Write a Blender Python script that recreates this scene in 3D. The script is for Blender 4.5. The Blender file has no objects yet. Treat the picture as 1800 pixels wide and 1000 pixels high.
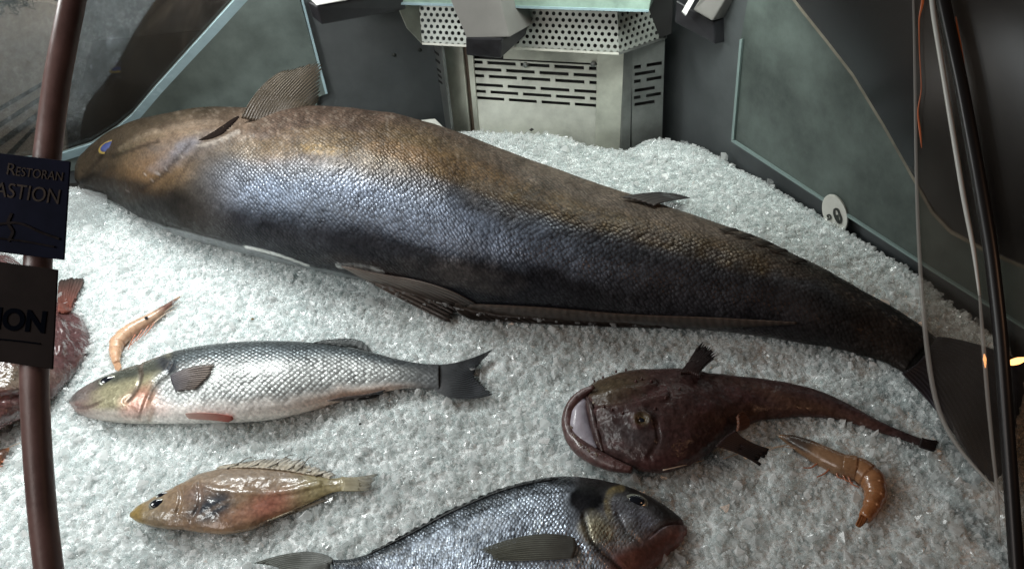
import bpy, bmesh, math, random
import numpy as np
from mathutils import Vector, Matrix
from mathutils.bvhtree import BVHTree
random.seed(7); RNG = np.random.default_rng(11)
S = bpy.context.scene
COL = S.collection

# ------------------------------------------------------------------ camera
F, CX, CY, H = 1559.0, 900.0, 500.0, 0.66           # focal length in photo pixels, centre, camera height above the ice
_d = np.array([200.0, 1917.0, F]); _d /= np.linalg.norm(_d)
_up = -_d
_fy = np.array([0, 0, 1.0]) - _up * _up[2]; _fy /= np.linalg.norm(_fy)
_xx = np.cross(_fy, _up)
if _xx[0] < 0: _xx = -_xx
CM = np.array([_xx, _fy, _up])                        # camera (x right, y down, z forward) -> world
CPOS = np.array([0, 0, H])
cam_d = bpy.data.cameras.new('camera'); cam = bpy.data.objects.new('camera', cam_d); COL.objects.link(cam)
cam_d.sensor_width = 36.0; cam_d.lens = 36.0 * F / 1800.0; cam_d.clip_start = 0.01; cam_d.clip_end = 60
_R = np.column_stack([CM[:, 0], -CM[:, 1], -CM[:, 2]])
cam.matrix_world = Matrix([[*_R[0], 0], [*_R[1], 0], [*_R[2], H], [0, 0, 0, 1]])
S.camera = cam

# ------------------------------------------------------------------ light
w = bpy.data.worlds.new('World'); S.world = w; w.use_nodes = True
bg = w.node_tree.nodes['Background']; bg.inputs[0].default_value = (0.55, 0.60, 0.62, 1); bg.inputs[1].default_value = 0.028
def area(name, loc, target, sx, sy, power, col):
    l = bpy.data.lights.new(name, 'AREA'); l.shape = 'RECTANGLE'; l.size = sx; l.size_y = sy; l.energy = power; l.color = col
    o = bpy.data.objects.new(name, l); COL.objects.link(o); o.location = loc
    o.rotation_euler = (Vector(target) - Vector(loc)).to_track_quat('-Z', 'Y').to_euler()
    return o
area('display_lamp', (-0.40, 0.965, 0.46), (-0.36, 0.90, 0), 0.36, 0.06, 3.6, (0.965, 1.0, 0.985))
area('display_lamp.001', (-0.74, 0.52, 0.52), (-0.44, 0.66, 0), 0.26, 0.22, 2.75, (0.965, 1.0, 0.985))
area('unit_lamp', (0.22, 0.96, 0.37), (0.20, 1.20, 0.0), 0.28, 0.05, 1.1, (0.94, 1.0, 0.94))
area('street_lamp_glow', (0.85, 0.10, 0.80), (0.3, 0.50, 0), 0.2, 0.2, 0.8, (1.0, 0.55, 0.32))
area('outside_lamp', (-1.05, -0.25, 0.85), (-0.35, 0.65, 0.1), 0.5, 0.5, 4.3, (1.0, 0.90, 0.85))  # unseen fill added behind the viewer to lift the pole and bass belly
S.view_settings.view_transform = 'Standard'; S.view_settings.look = 'None'
S.view_settings.exposure = 0.0; S.view_settings.gamma = 1.0; S.view_settings.use_curve_mapping = False
S.cycles.max_bounces = 14; S.cycles.diffuse_bounces = 12; S.cycles.glossy_bounces = 4; S.cycles.transparent_max_bounces = 32; S.cycles.caustics_reflective = False; S.cycles.caustics_refractive = False
S.cycles.sample_clamp_indirect = 3.0
try: S.cycles.use_denoising = True
except Exception: pass

# ------------------------------------------------------------------ geometry helpers
def ray(x, y): return CM @ np.array([(x - CX) / F, (y - CY) / F, 1.0])
def gnd(x, y, z=0.0):
    r = ray(x, y); return CPOS + r * ((z - H) / r[2])
def atd(x, y, d): return CPOS + ray(x, y) * d
def proj(P):
    c = (np.asarray(P) - CPOS) @ CM
    return c[..., 0] / c[..., 2] * F + CX, c[..., 1] / c[..., 2] * F + CY
class Plane:
    def __init__(s, p, n): s.p = np.asarray(p, float); s.n = np.asarray(n, float) / np.linalg.norm(n)
    def at(s, x, y):
        r = ray(x, y); return CPOS + r * (((s.p - CPOS) @ s.n) / (r @ s.n))
    def shift(s, k): return Plane(s.p + s.n * k, s.n)   # +k: towards the camera
def wall(a, b, z=0.0):
    A, B = gnd(*a, z), gnd(*b, z); n = np.cross(B - A, [0, 0, 1.0])
    if n @ (CPOS - A) < 0: n = -n
    return Plane(A, n)
def tri_plane(a, b, c):
    n = np.cross(b - a, c - a)
    if n @ (CPOS - a) < 0: n = -n
    return Plane(a, n)
def sm(e0, e1, x):
    t = np.clip((x - e0) / (e1 - e0 + 1e-12), 0, 1); return t * t * (3 - 2 * t)
_tab = RNG.random((256, 256))
def vnoise(x, y):
    x = np.asarray(x, float); y = np.asarray(y, float)
    xi = np.floor(x).astype(int); yi = np.floor(y).astype(int); fx = x - xi; fy = y - yi
    fx = fx * fx * (3 - 2 * fx); fy = fy * fy * (3 - 2 * fy)
    g = lambda a, b: _tab[a % 256, b % 256]
    return (g(xi, yi) * (1 - fx) + g(xi + 1, yi) * fx) * (1 - fy) + (g(xi, yi + 1) * (1 - fx) + g(xi + 1, yi + 1) * fx) * fy
def fbm(x, y, o=4):
    s = 0; a = 0.5
    for k in range(o): s = s + a * vnoise(x * 2 ** k + 17.3 * k, y * 2 ** k + 5.1 * k); a *= 0.5
    return s / (1 - 0.5 ** o)
def spline(P, n):
    """smooth curve through points P (k,dim) resampled at n parameters"""
    P = np.asarray(P, float); k = len(P)
    d = np.r_[0, np.cumsum(np.maximum(np.linalg.norm(np.diff(P[:, :2], axis=0), axis=1), 1e-9))]
    t = np.linspace(0, d[-1], n)
    m = np.zeros_like(P); h = np.diff(d)[:, None]; s = np.diff(P, axis=0) / h
    m[0] = s[0]; m[-1] = s[-1]
    if k > 2: m[1:-1] = (s[:-1] * h[1:] + s[1:] * h[:-1]) / (h[1:] + h[:-1])
    i = np.clip(np.searchsorted(d, t, side='right') - 1, 0, k - 2); hh = (d[i + 1] - d[i]); u = ((t - d[i]) / hh)[:, None]; hh = hh[:, None]
    return (2*u**3-3*u**2+1)*P[i] + (u**3-2*u**2+u)*hh*m[i] + (-2*u**3+3*u**2)*P[i+1] + (u**3-u**2)*hh*m[i+1]

def mesh_obj(name, V, Fc, mat, parent=None, smooth=True, col=None, msk=None, uv=None, mats=None, fmat=None):
    me = bpy.data.meshes.new(name); V = np.asarray(V, float)
    if isinstance(Fc, np.ndarray):
        nf, k = Fc.shape
        me.vertices.add(len(V)); me.vertices.foreach_set('co', V.astype(np.float32).ravel())
        me.loops.add(nf * k); me.loops.foreach_set('vertex_index', Fc.astype(np.int32).ravel())
        me.polygons.add(nf); me.polygons.foreach_set('loop_start', np.arange(0, nf * k, k, dtype=np.int32))
        me.update(calc_edges=True)
    else:
        me.from_pydata([tuple(v) for v in V], [], [tuple(f) for f in Fc]); me.update()
    me.polygons.foreach_set('use_smooth', np.full(len(me.polygons), smooth, dtype=bool))
    if col is not None:
        a = me.attributes.new('Col', 'FLOAT_COLOR', 'POINT'); c = np.ones((len(V), 4), np.float32); c[:, :np.shape(col)[-1]] = col; a.data.foreach_set('color', c.ravel())
    if msk is not None:
        a = me.attributes.new('Msk', 'FLOAT_COLOR', 'POINT'); c = np.ones((len(V), 4), np.float32); c[:, :3] = msk; a.data.foreach_set('color', c.ravel())
    if uv is not None:
        li = np.zeros(len(me.loops), np.int32); me.loops.foreach_get('vertex_index', li)
        me.uv_layers.new(name='UVMap').data.foreach_set('uv', np.asarray(uv, np.float32)[li].ravel())
    for m in (mats or [mat]): me.materials.append(m)
    if fmat is not None: me.polygons.foreach_set('material_index', np.asarray(fmat, np.int32))
    o = bpy.data.objects.new(name, me); COL.objects.link(o)
    if parent is not None: o.parent = parent
    return o
def fix_normals(o):
    bm = bmesh.new(); bm.from_mesh(o.data); bmesh.ops.recalc_face_normals(bm, faces=bm.faces); bm.to_mesh(o.data); bm.free(); return o
def bevel(o, w, seg=2):
    m = o.modifiers.new('bevel', 'BEVEL'); m.width = w; m.segments = seg; m.limit_method = 'ANGLE'; m.angle_limit = math.radians(35); return o
def thing(name, label, cat, loc=(0, 0, 0), group=None):
    o = bpy.data.objects.new(name, None); COL.objects.link(o); o.empty_display_size = 0.02
    o['label'] = label; o['category'] = cat
    if group: o['group'] = group
    return o
def tag(o, label, cat, group=None):
    o['label'] = label; o['category'] = cat
    if group: o['group'] = group
    return o
class MB:
    """collects prisms into one mesh"""
    def __init__(s): s.v = []; s.f = []; s.m = []
    def prism(s, front, back, mi=0):
        n = len(front); b = len(s.v); s.v += [tuple(p) for p in front] + [tuple(p) for p in back]
        s.f.append(tuple(range(b, b + n))); s.f.append(tuple(range(b + 2 * n - 1, b + n - 1, -1)))
        for i in range(n): j = (i + 1) % n; s.f.append((b + i, b + n + i, b + n + j, b + j))
        s.m += [mi] * (n + 2)
    def plate(s, px, plane, t, mi=0):
        f = [plane.at(*p) for p in px]; s.prism(f, [p - plane.n * t for p in f], mi)
    def quadsheet(s, pts, mi=0):
        b = len(s.v); s.v += [tuple(p) for p in pts]; s.f.append(tuple(range(b, b + len(pts)))); s.m.append(mi)
    def build(s, name, mats, parent=None, smooth=False, bev=0):
        if not isinstance(mats, (list, tuple)): mats = [mats]
        o = mesh_obj(name, s.v, s.f, None, parent, smooth, mats=mats, fmat=s.m); fix_normals(o)
        if bev: bevel(o, bev)
        return o
def plate(name, px, plane, t, mat, parent=None, bev=0):
    b = MB(); b.plate(px, plane, t); return b.build(name, mat, parent, bev=bev)
def tube(name, P, R, mat, parent=None, n=60, k=14, flat=1.0, col=None, ridge=None):
    P = np.asarray(P, float); R = np.atleast_1d(np.asarray(R, float))
    if len(R) == 1: R = np.full(len(P), R[0])
    C = spline(np.c_[P, R], n); 
    d3 = np.r_[0, np.cumsum(np.linalg.norm(np.diff(P, axis=0), axis=1))]
    t = np.linspace(0, d3[-1], n); C = np.column_stack([np.interp(t, d3, P[:, j]) for j in range(3)] + [np.interp(t, d3, R)])
    # smooth the polyline
    if len(P) > 2:
        for _ in range(max(2, n // 12)):
            C[1:-1] = 0.25 * C[:-2] + 0.5 * C[1:-1] + 0.25 * C[2:]
    P3, r = C[:, :3], np.maximum(C[:, 3], 1e-5)
    T = np.gradient(P3, axis=0); T /= np.linalg.norm(T, axis=1)[:, None] + 1e-12
    upv = np.array([0, 0, 1.0]); N = upv - T * (T @ upv)[:, None]
    bad = np.linalg.norm(N, axis=1) < 0.2
    N[bad] = np.array([0.3, 1, 0.0]) - T[bad] * (T[bad] @ np.array([0.3, 1, 0.0]))[:, None]
    N /= np.linalg.norm(N, axis=1)[:, None]; B = np.cross(T, N)
    if ridge is not None: r = r * ridge(np.linspace(0, 1, n))
    th = np.linspace(0, 2 * np.pi, k, endpoint=False)
    V = (P3[:, None] + r[:, None, None] * (np.cos(th)[None, :, None] * N[:, None] * flat + np.sin(th)[None, :, None] * B[:, None])).reshape(-1, 3)
    fc = [(i * k + j, i * k + (j + 1) % k, (i + 1) * k + (j + 1) % k, (i + 1) * k + j) for i in range(n - 1) for j in range(k)]
    fc.append(tuple(range(k - 1, -1, -1))); fc.append(tuple(range((n - 1) * k, n * k)))
    cc = None
    if col is not None:
        s = np.repeat(np.linspace(0, 1, n), k); cc = col(s, np.tile(th, n), V)
    return mesh_obj(name, V, fc, mat, parent, col=cc)

# ------------------------------------------------------------------ materials
def mat(name, base=(0.5, 0.5, 0.5), rough=0.5, metal=0.0, spec=0.5, noise=None, bump=None, coat=0, emit=None, attr=None, trans=0.0, alpha=1.0, sss=0):
    m = bpy.data.materials.new(name); m.use_nodes = True; nt = m.node_tree; p = nt.nodes['Principled BSDF']; L = nt.links
    p.inputs['Base Color'].default_value = (*base, 1); p.inputs['Roughness'].default_value = rough; p.inputs['Metallic'].default_value = metal
    p.inputs['Specular IOR Level'].default_value = spec; p.inputs['Coat Weight'].default_value = coat; p.inputs['Coat Roughness'].default_value = 0.08
    p.inputs['Transmission Weight'].default_value = trans; p.inputs['Alpha'].default_value = alpha
    if sss: p.inputs['Subsurface Weight'].default_value = sss; p.inputs['Subsurface Radius'].default_value = (0.006, 0.007, 0.007); p.inputs['Subsurface Scale'].default_value = 1.0
    if emit: p.inputs['Emission Color'].default_value = (*emit[0], 1); p.inputs['Emission Strength'].default_value = emit[1]
    tc = nt.nodes.new('ShaderNodeTexCoord')
    src = None
    if attr:
        a = nt.nodes.new('ShaderNodeAttribute'); a.attribute_name = attr; src = a.outputs['Color']
    if noise:   # (scale, low, high, detail)
        n = nt.nodes.new('ShaderNodeTexNoise'); n.inputs['Scale'].default_value = noise[0]; n.inputs['Detail'].default_value = noise[3] if len(noise) > 3 else 6
        n.inputs['Roughness'].default_value = 0.65
        L.new(tc.outputs['Object'], n.inputs['Vector'])
        mr = nt.nodes.new('ShaderNodeMapRange'); mr.inputs['From Min'].default_value = 0.3; mr.inputs['From Max'].default_value = 0.7
        mr.inputs['To Min'].default_value = noise[1]; mr.inputs['To Max'].default_value = noise[2]; L.new(n.outputs['Fac'], mr.inputs['Value'])
        mx = nt.nodes.new('ShaderNodeVectorMath'); mx.operation = 'SCALE'; L.new(mr.outputs[0], mx.inputs['Scale'])
        if src: L.new(src, mx.inputs[0])
        else: mx.inputs[0].default_value = base
        src = mx.outputs[0]
        r2 = nt.nodes.new('ShaderNodeMapRange'); r2.inputs['To Min'].default_value = max(0.03, rough - 0.12); r2.inputs['To Max'].default_value = min(1, rough + 0.12)
        L.new(n.outputs['Fac'], r2.inputs['Value']); L.new(r2.outputs[0], p.inputs['Roughness'])
    if src: L.new(src, p.inputs['Base Color'])
    if bump:    # (scale, distance)
        n = nt.nodes.new('ShaderNodeTexNoise'); n.inputs['Scale'].default_value = bump[0]; n.inputs['Detail'].default_value = 5
        L.new(tc.outputs['Object'], n.inputs['Vector'])
        b = nt.nodes.new('ShaderNodeBump'); b.inputs['Strength'].default_value = 1; b.inputs['Distance'].default_value = bump[1]
        L.new(n.outputs['Fac'], b.inputs['Height']); L.new(b.outputs[0], p.inputs['Normal'])
    return m

def fish_mat(name, scale=0.005, elong=1.0, bumpd=0.0008, rand=0.3, glint=0.5, coat=0.35, coat_rough=0.12, wet=(60, 0.002), dark=0.75, spec=3.0):
    """albedo from 'Col'; 'Msk' r = scale relief, g = metallic, b = roughness"""
    m = bpy.data.materials.new(name); m.use_nodes = True; nt = m.node_tree; p = nt.nodes['Principled BSDF']; L = nt.links; N = nt.nodes.new
    a = N('ShaderNodeAttribute'); a.attribute_name = 'Col'; k = N('ShaderNodeAttribute'); k.attribute_name = 'Msk'
    ks = N('ShaderNodeSeparateColor'); L.new(k.outputs['Color'], ks.inputs[0])
    uv = N('ShaderNodeUVMap'); uv.uv_map = 'UVMap'
    sp = N('ShaderNodeSeparateXYZ'); L.new(uv.outputs[0], sp.inputs[0])
    def math_(op, x, y):
        n = N('ShaderNodeMath'); n.operation = op; n.inputs[2].default_value = 0.04
        for i, q in enumerate((x, y)):
            if isinstance(q, (int, float)): n.inputs[i].default_value = q
            else: L.new(q, n.inputs[i])
        return n.outputs[0]
    U = math_('MULTIPLY', sp.outputs[0], 0.7071 / (scale * elong)); Vv = math_('MULTIPLY', sp.outputs[1], 0.7071 / scale)
    cb = N('ShaderNodeCombineXYZ'); L.new(math_('ADD', U, Vv), cb.inputs[0]); L.new(math_('SUBTRACT', U, Vv), cb.inputs[1])
    tw = N('ShaderNodeTexCoord'); nw = N('ShaderNodeTexNoise'); nw.inputs['Scale'].default_value = 55; nw.inputs['Detail'].default_value = 3; L.new(tw.outputs['Object'], nw.inputs['Vector'])
    wa = N('ShaderNodeVectorMath'); wa.operation = 'MULTIPLY_ADD'; L.new(nw.outputs['Color'], wa.inputs[0]); wa.inputs[1].default_value = (0.5, 0.5, 0); L.new(cb.outputs[0], wa.inputs[2])
    np_ = N('ShaderNodeTexNoise'); np_.inputs['Scale'].default_value = 26; np_.inputs['Detail'].default_value = 5; L.new(tw.outputs['Object'], np_.inputs['Vector'])
    pm = N('ShaderNodeMapRange'); pm.inputs['From Min'].default_value = 0.36; pm.inputs['From Max'].default_value = 0.56; pm.inputs['To Min'].default_value = 0.62; L.new(np_.outputs['Fac'], pm.inputs['Value'])
    rel = math_('MULTIPLY', ks.outputs[0], pm.outputs[0])
    nf = N('ShaderNodeTexNoise'); nf.inputs['Scale'].default_value = 320; nf.inputs['Detail'].default_value = 4; L.new(tw.outputs['Object'], nf.inputs['Vector'])
    pf = N('ShaderNodeMapRange'); pf.inputs['From Min'].default_value = 0.3; pf.inputs['From Max'].default_value = 0.7; pf.inputs['To Min'].default_value = 0.72; pf.inputs['To Max'].default_value = 1.28; L.new(nf.outputs['Fac'], pf.inputs['Value'])
    vo = N('ShaderNodeTexVoronoi'); vo.voronoi_dimensions = '2D'; vo.inputs['Scale'].default_value = 1.0; vo.inputs['Randomness'].default_value = rand
    L.new(wa.outputs[0], vo.inputs['Vector'])
    cs = N('ShaderNodeSeparateColor'); L.new(vo.outputs['Color'], cs.inputs[0])
    # albedo: dark seams between scales, each scale a little different
    seam = N('ShaderNodeMapRange'); seam.inputs['From Min'].default_value = 0.28; seam.inputs['From Max'].default_value = 0.62
    seam.inputs['To Min'].default_value = 1.0; seam.inputs['To Max'].default_value = dark; L.new(vo.outputs['Distance'], seam.inputs['Value'])
    var = N('ShaderNodeMapRange'); var.inputs['To Min'].default_value = 1 - glint * 0.5; var.inputs['To Max'].default_value = 1 + glint * 0.5; L.new(cs.outputs[0], var.inputs['Value'])
    f = math_('MULTIPLY', seam.outputs[0], var.outputs[0])
    fm = N('ShaderNodeMix'); fm.data_type = 'FLOAT'; L.new(rel, fm.inputs[0]); fm.inputs[2].default_value = 1.0; L.new(f, fm.inputs[3])
    sc = N('ShaderNodeVectorMath'); sc.operation = 'SCALE'; L.new(a.outputs['Color'], sc.inputs[0]); L.new(math_('MULTIPLY', fm.outputs[0], pf.outputs[0]), sc.inputs['Scale'])
    L.new(sc.outputs[0], p.inputs['Base Color']); L.new(ks.outputs[1], p.inputs['Metallic'])
    rr = N('ShaderNodeMapRange'); rr.inputs['To Min'].default_value = -0.08; rr.inputs['To Max'].default_value = 0.10; L.new(cs.outputs[1], rr.inputs['Value'])
    L.new(math_('ADD', ks.outputs[2], rr.outputs[0]), p.inputs['Roughness'])
    # relief: scales + tilt of each scale + wet skin waviness
    tilt = math_('MULTIPLY', cs.outputs[2], 0.55)
    hgt = math_('MULTIPLY', math_('SUBTRACT', tilt, vo.outputs['Distance']), rel)
    b = N('ShaderNodeBump'); b.inputs['Distance'].default_value = bumpd; L.new(hgt, b.inputs['Height'])
    tc = N('ShaderNodeTexCoord'); n1 = N('ShaderNodeTexNoise'); n1.inputs['Scale'].default_value = wet[0]; n1.inputs['Detail'].default_value = 4; L.new(tc.outputs['Object'], n1.inputs['Vector'])
    b2 = N('ShaderNodeBump'); b2.inputs['Distance'].default_value = wet[1]; L.new(n1.outputs['Fac'], b2.inputs['Height']); L.new(b2.outputs[0], b.inputs['Normal'])
    L.new(b.outputs[0], p.inputs['Normal']); L.new(b2.outputs[0], p.inputs['Coat Normal'])
    p.inputs['Coat Weight'].default_value = coat; p.inputs['Coat Roughness'].default_value = coat_rough
    lum = N('ShaderNodeSeparateColor'); L.new(a.outputs['Color'], lum.inputs[0])
    L.new(math_('MINIMUM', math_('MULTIPLY_ADD', lum.outputs[1], spec), 0.5), p.inputs['Specular IOR Level'])
    return m

def fin_mat(name, rough=0.45, coat=0.08, clear=0.0, stripes=0.26):
    """fin membrane: colour 'Col', rays along UV.v, UV.x counts rays"""
    m = bpy.data.materials.new(name); m.use_nodes = True; nt = m.node_tree; p = nt.nodes['Principled BSDF']; L = nt.links; N = nt.nodes.new
    a = N('ShaderNodeAttribute'); a.attribute_name = 'Col'; uv = N('ShaderNodeUVMap'); uv.uv_map = 'UVMap'
    sp = N('ShaderNodeSeparateXYZ'); L.new(uv.outputs[0], sp.inputs[0])
    wv = N('ShaderNodeMath'); wv.operation = 'SINE'; ml = N('ShaderNodeMath'); ml.operation = 'MULTIPLY'; ml.inputs[1].default_value = 2 * math.pi
    L.new(sp.outputs[0], ml.inputs[0]); 
    nz = N('ShaderNodeTexNoise'); nz.inputs['Scale'].default_value = 45; nz.inputs['Detail'].default_value = 3; tcz = N('ShaderNodeTexCoord'); L.new(tcz.outputs['Object'], nz.inputs['Vector'])
    na = N('ShaderNodeMath'); na.operation = 'MULTIPLY_ADD'; na.inputs[1].default_value = 5.0; L.new(nz.outputs['Fac'], na.inputs[0]); L.new(ml.outputs[0], na.inputs[2]); L.new(na.outputs[0], wv.inputs[0])
    mr = N('ShaderNodeMapRange'); mr.inputs['From Min'].default_value = -1; mr.inputs['To Min'].default_value = 1 - stripes; mr.inputs['To Max'].default_value = 1 + stripes * 0.6
    L.new(wv.outputs[0], mr.inputs['Value'])
    sc = N('ShaderNodeVectorMath'); sc.operation = 'SCALE'; L.new(a.outputs['Color'], sc.inputs[0]); L.new(mr.outputs[0], sc.inputs['Scale']); L.new(sc.outputs[0], p.inputs['Base Color'])
    b = N('ShaderNodeBump'); b.inputs['Distance'].default_value = 0.0002; L.new(wv.outputs[0], b.inputs['Height']); L.new(b.outputs[0], p.inputs['Normal'])
    p.inputs['Roughness'].default_value = rough; p.inputs['Specular IOR Level'].default_value = 0.25; p.inputs['Coat Weight'].default_value = coat; p.inputs['Coat Roughness'].default_value = 0.1
    if clear:
        q = N('ShaderNodeMapRange'); q.inputs['From Min'].default_value = -1; q.inputs['To Min'].default_value = 1 - clear; q.inputs['To Max'].default_value = 1; L.new(wv.outputs[0], q.inputs['Value'])
        vm = N('ShaderNodeMapRange'); vm.inputs['From Min'].default_value = 0.25; vm.inputs['From Max'].default_value = 1.0; L.new(sp.outputs[1], vm.inputs['Value'])
        mxa = N('ShaderNodeMix'); mxa.data_type = 'FLOAT'; L.new(vm.outputs[0], mxa.inputs[0]); mxa.inputs[2].default_value = 1.0; L.new(q.outputs[0], mxa.inputs[3])
        L.new(mxa.outputs[0], p.inputs['Alpha'])
    return m

def glass_mat(name, tint, gloss, rough=0.02, dust=0.0, dcol=(0.6, 0.62, 0.6)):
    m = bpy.data.materials.new(name); m.use_nodes = True; nt = m.node_tree; nt.nodes.clear(); N = nt.nodes.new; L = nt.links
    o = N('ShaderNodeOutputMaterial'); t = N('ShaderNodeBsdfTransparent'); t.inputs[0].default_value = (*tint, 1)
    g = N('ShaderNodeBsdfGlossy'); g.inputs['Roughness'].default_value = rough; g.inputs[0].default_value = (0.85, 0.9, 0.95, 1)
    mx = N('ShaderNodeMixShader'); mx.inputs[0].default_value = gloss; L.new(t.outputs[0], mx.inputs[1]); L.new(g.outputs[0], mx.inputs[2])
    last = mx.outputs[0]
    if dust:
        df = N('ShaderNodeBsdfDiffuse'); df.inputs[0].default_value = (*dcol, 1)
        n = N('ShaderNodeTexNoise'); n.inputs['Scale'].default_value = 9; n.inputs['Detail'].default_value = 7; tc = N('ShaderNodeTexCoord'); L.new(tc.outputs['Object'], n.inputs['Vector'])
        mr = N('ShaderNodeMapRange'); mr.inputs['From Min'].default_value = 0.3; mr.inputs['From Max'].default_value = 0.75; mr.inputs['To Min'].default_value = dust * 0.3; mr.inputs['To Max'].default_value = dust * 1.6
        L.new(n.outputs['Fac'], mr.inputs['Value']); m2 = N('ShaderNodeMixShader'); L.new(mr.outputs[0], m2.inputs[0]); L.new(last, m2.inputs[1]); L.new(df.outputs[0], m2.inputs[2]); last = m2.outputs[0]
    L.new(last, o.inputs[0]); return m

M = {}
def ice_mat():
    m = bpy.data.materials.new('ice'); m.use_nodes = True; nt = m.node_tree; nt.nodes.clear(); N = nt.nodes.new; L = nt.links
    o = N('ShaderNodeOutputMaterial'); a = N('ShaderNodeAttribute'); a.attribute_name = 'Col'
    d = N('ShaderNodeBsdfDiffuse'); t = N('ShaderNodeBsdfTranslucent'); g = N('ShaderNodeBsdfGlossy'); c = N('ShaderNodeBsdfTransparent')
    g.inputs['Roughness'].default_value = 0.13; c.inputs[0].default_value = (0.975, 0.99, 0.99, 1)
    for q in (d, t): L.new(a.outputs['Color'], q.inputs['Color'])
    m1 = N('ShaderNodeMixShader'); m1.inputs[0].default_value = 0.42; L.new(d.outputs[0], m1.inputs[1]); L.new(t.outputs[0], m1.inputs[2])
    m2 = N('ShaderNodeMixShader'); L.new(a.outputs['Alpha'], m2.inputs[0]); L.new(c.outputs[0], m2.inputs[1]); L.new(m1.outputs[0], m2.inputs[2])
    f = N('ShaderNodeFresnel'); f.inputs[0].default_value = 1.38
    ge = N('ShaderNodeNewGeometry'); iv = N('ShaderNodeMath'); iv.operation = 'SUBTRACT'; iv.inputs[0].default_value = 1.0; L.new(ge.outputs['Backfacing'], iv.inputs[1])
    ml = N('ShaderNodeMath'); ml.operation = 'MULTIPLY'; L.new(f.outputs[0], ml.inputs[0]); L.new(iv.outputs[0], ml.inputs[1])
    m3 = N('ShaderNodeMixShader'); L.new(ml.outputs[0], m3.inputs[0]); L.new(m2.outputs[0], m3.inputs[1]); L.new(g.outputs[0], m3.inputs[2])
    L.new(m3.outputs[0], o.inputs[0]); return m
M['ice'] = ice_mat()
M['ice_bed'] = mat('ice_bed', (0.93, 0.96, 0.96), rough=0.5, spec=0.2)
M['grey_paint'] = mat('grey_paint', (0.070, 0.078, 0.081), rough=0.5, noise=(9, 0.7, 1.25, 10), bump=(90, 0.0004))
M['glass_panel'] = mat('glass_panel', (0.125, 0.155, 0.146), rough=0.32, noise=(22, 0.7, 1.25, 10), bump=(120, 0.0002))
M['glass_panel_dirty'] = mat('glass_panel_dirty', (0.085, 0.106, 0.097), rough=0.4, noise=(11, 0.4, 1.35, 13), bump=(120, 0.0003))
M['glass_edge'] = mat('glass_edge', (0.33, 0.46, 0.50), rough=0.25, noise=(30, 0.85, 1.1))
M['steel'] = mat('brushed_steel', (0.66, 0.67, 0.60), rough=0.45, metal=0.2, noise=(13, 0.55, 1.15, 12), bump=(150, 0.0001))
M['steel_light'] = mat('steel_light', (0.60, 0.61, 0.53), rough=0.42, metal=0.45, noise=(16, 0.6, 1.15, 12))
M['steel_dark'] = mat('steel_dark', (0.22, 0.23, 0.22), rough=0.42, metal=0.6, noise=(20, 0.6, 1.2))
M['brown_strip'] = mat('brown_strip', (0.10, 0.07, 0.05), rough=0.5, noise=(60, 0.6, 1.3))
M['black_inside'] = mat('black_inside', (0.012, 0.012, 0.012), rough=0.8)
M['black_rubber'] = mat('black_rubber', (0.018, 0.018, 0.021), rough=0.38, noise=(40, 0.7, 1.4))
M['arm'] = mat('grey_arm', (0.21, 0.205, 0.195), rough=0.5, noise=(12, 0.85, 1.12))
M['arm_white'] = mat('white_arm', (0.62, 0.62, 0.6), rough=0.5, noise=(20, 0.8, 1.1))
M['shelf'] = mat('shelf_glass', (0.30, 0.42, 0.36), rough=0.16, noise=(26, 0.65, 1.25), coat=0.5)
M['tray'] = mat('tray_metal', (0.05, 0.055, 0.06), rough=0.4, metal=0.5, noise=(20, 0.6, 1.3))
M['white'] = mat('white_plastic', (0.62, 0.63, 0.58), rough=0.42, noise=(70, 0.88, 1.06))
M['dark_mark'] = mat('dark_mark', (0.03, 0.035, 0.03), rough=0.5)
M['pole'] = mat('brown_pole', (0.090, 0.047, 0.041), rough=0.42, noise=(30, 0.75, 1.3), bump=(160, 0.0003))
M['black_pole'] = mat('black_pole', (0.012, 0.010, 0.010), rough=0.35)
M['sign_blue'] = mat('sign_navy', (0.0042, 0.0045, 0.009), rough=0.8, spec=0.02, noise=(14, 0.6, 1.5))
M['sign_brown'] = mat('sign_brown', (0.010, 0.0075, 0.007), rough=0.85, spec=0.02, noise=(16, 0.75, 1.3))
M['letter_gold'] = mat('letter_gold', (0.022, 0.015, 0.011), rough=0.8, spec=0.1, noise=(220, 0.4, 1.4))
M['letter_dark'] = mat('letter_dark', (0.0015, 0.0018, 0.003), rough=0.95, spec=0.0)
M['emblem'] = mat('emblem_brown', (0.010, 0.008, 0.008), rough=0.9, spec=0.0, noise=(120, 0.4, 1.4))
M['pane'] = glass_mat('front_pane', (0.70, 0.67, 0.64), 0.006, rough=0.2, dust=0.03, dcol=(0.5, 0.44, 0.38))
M['mirror'] = glass_mat('side_glass', (0.58, 0.55, 0.52), 0.11, 0.05, dust=0.02)
M['mirror_dim'] = glass_mat('side_glass_dim', (0.30, 0.28, 0.28), 0.13, 0.22, dust=0.02, dcol=(.3, .2, .2))
M['film'] = glass_mat('plastic_film', (0.93, 0.95, 0.95), 0.10, 0.12, dust=0.14, dcol=(0.8, 0.82, 0.82))
M['pale_edge'] = mat('pale_glass_edge', (0.60, 0.60, 0.56), rough=0.3, spec=0.8)
M['seal'] = mat('clear_seal', (0.20, 0.19, 0.18), rough=0.3)
M['orange_glow'] = mat('orange_glow', (0.20, 0.06, 0.02), rough=0.3, emit=((1.0, 0.20, 0.04), 0.10))  # emission stands in for orange lights reflected in the glass edge
M['orange_dim'] = mat('orange_dim', (0.16, 0.05, 0.02), rough=0.3, emit=((1.0, 0.22, 0.05), 0.045))  # fainter emission painting the reflected orange along the bar
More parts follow.
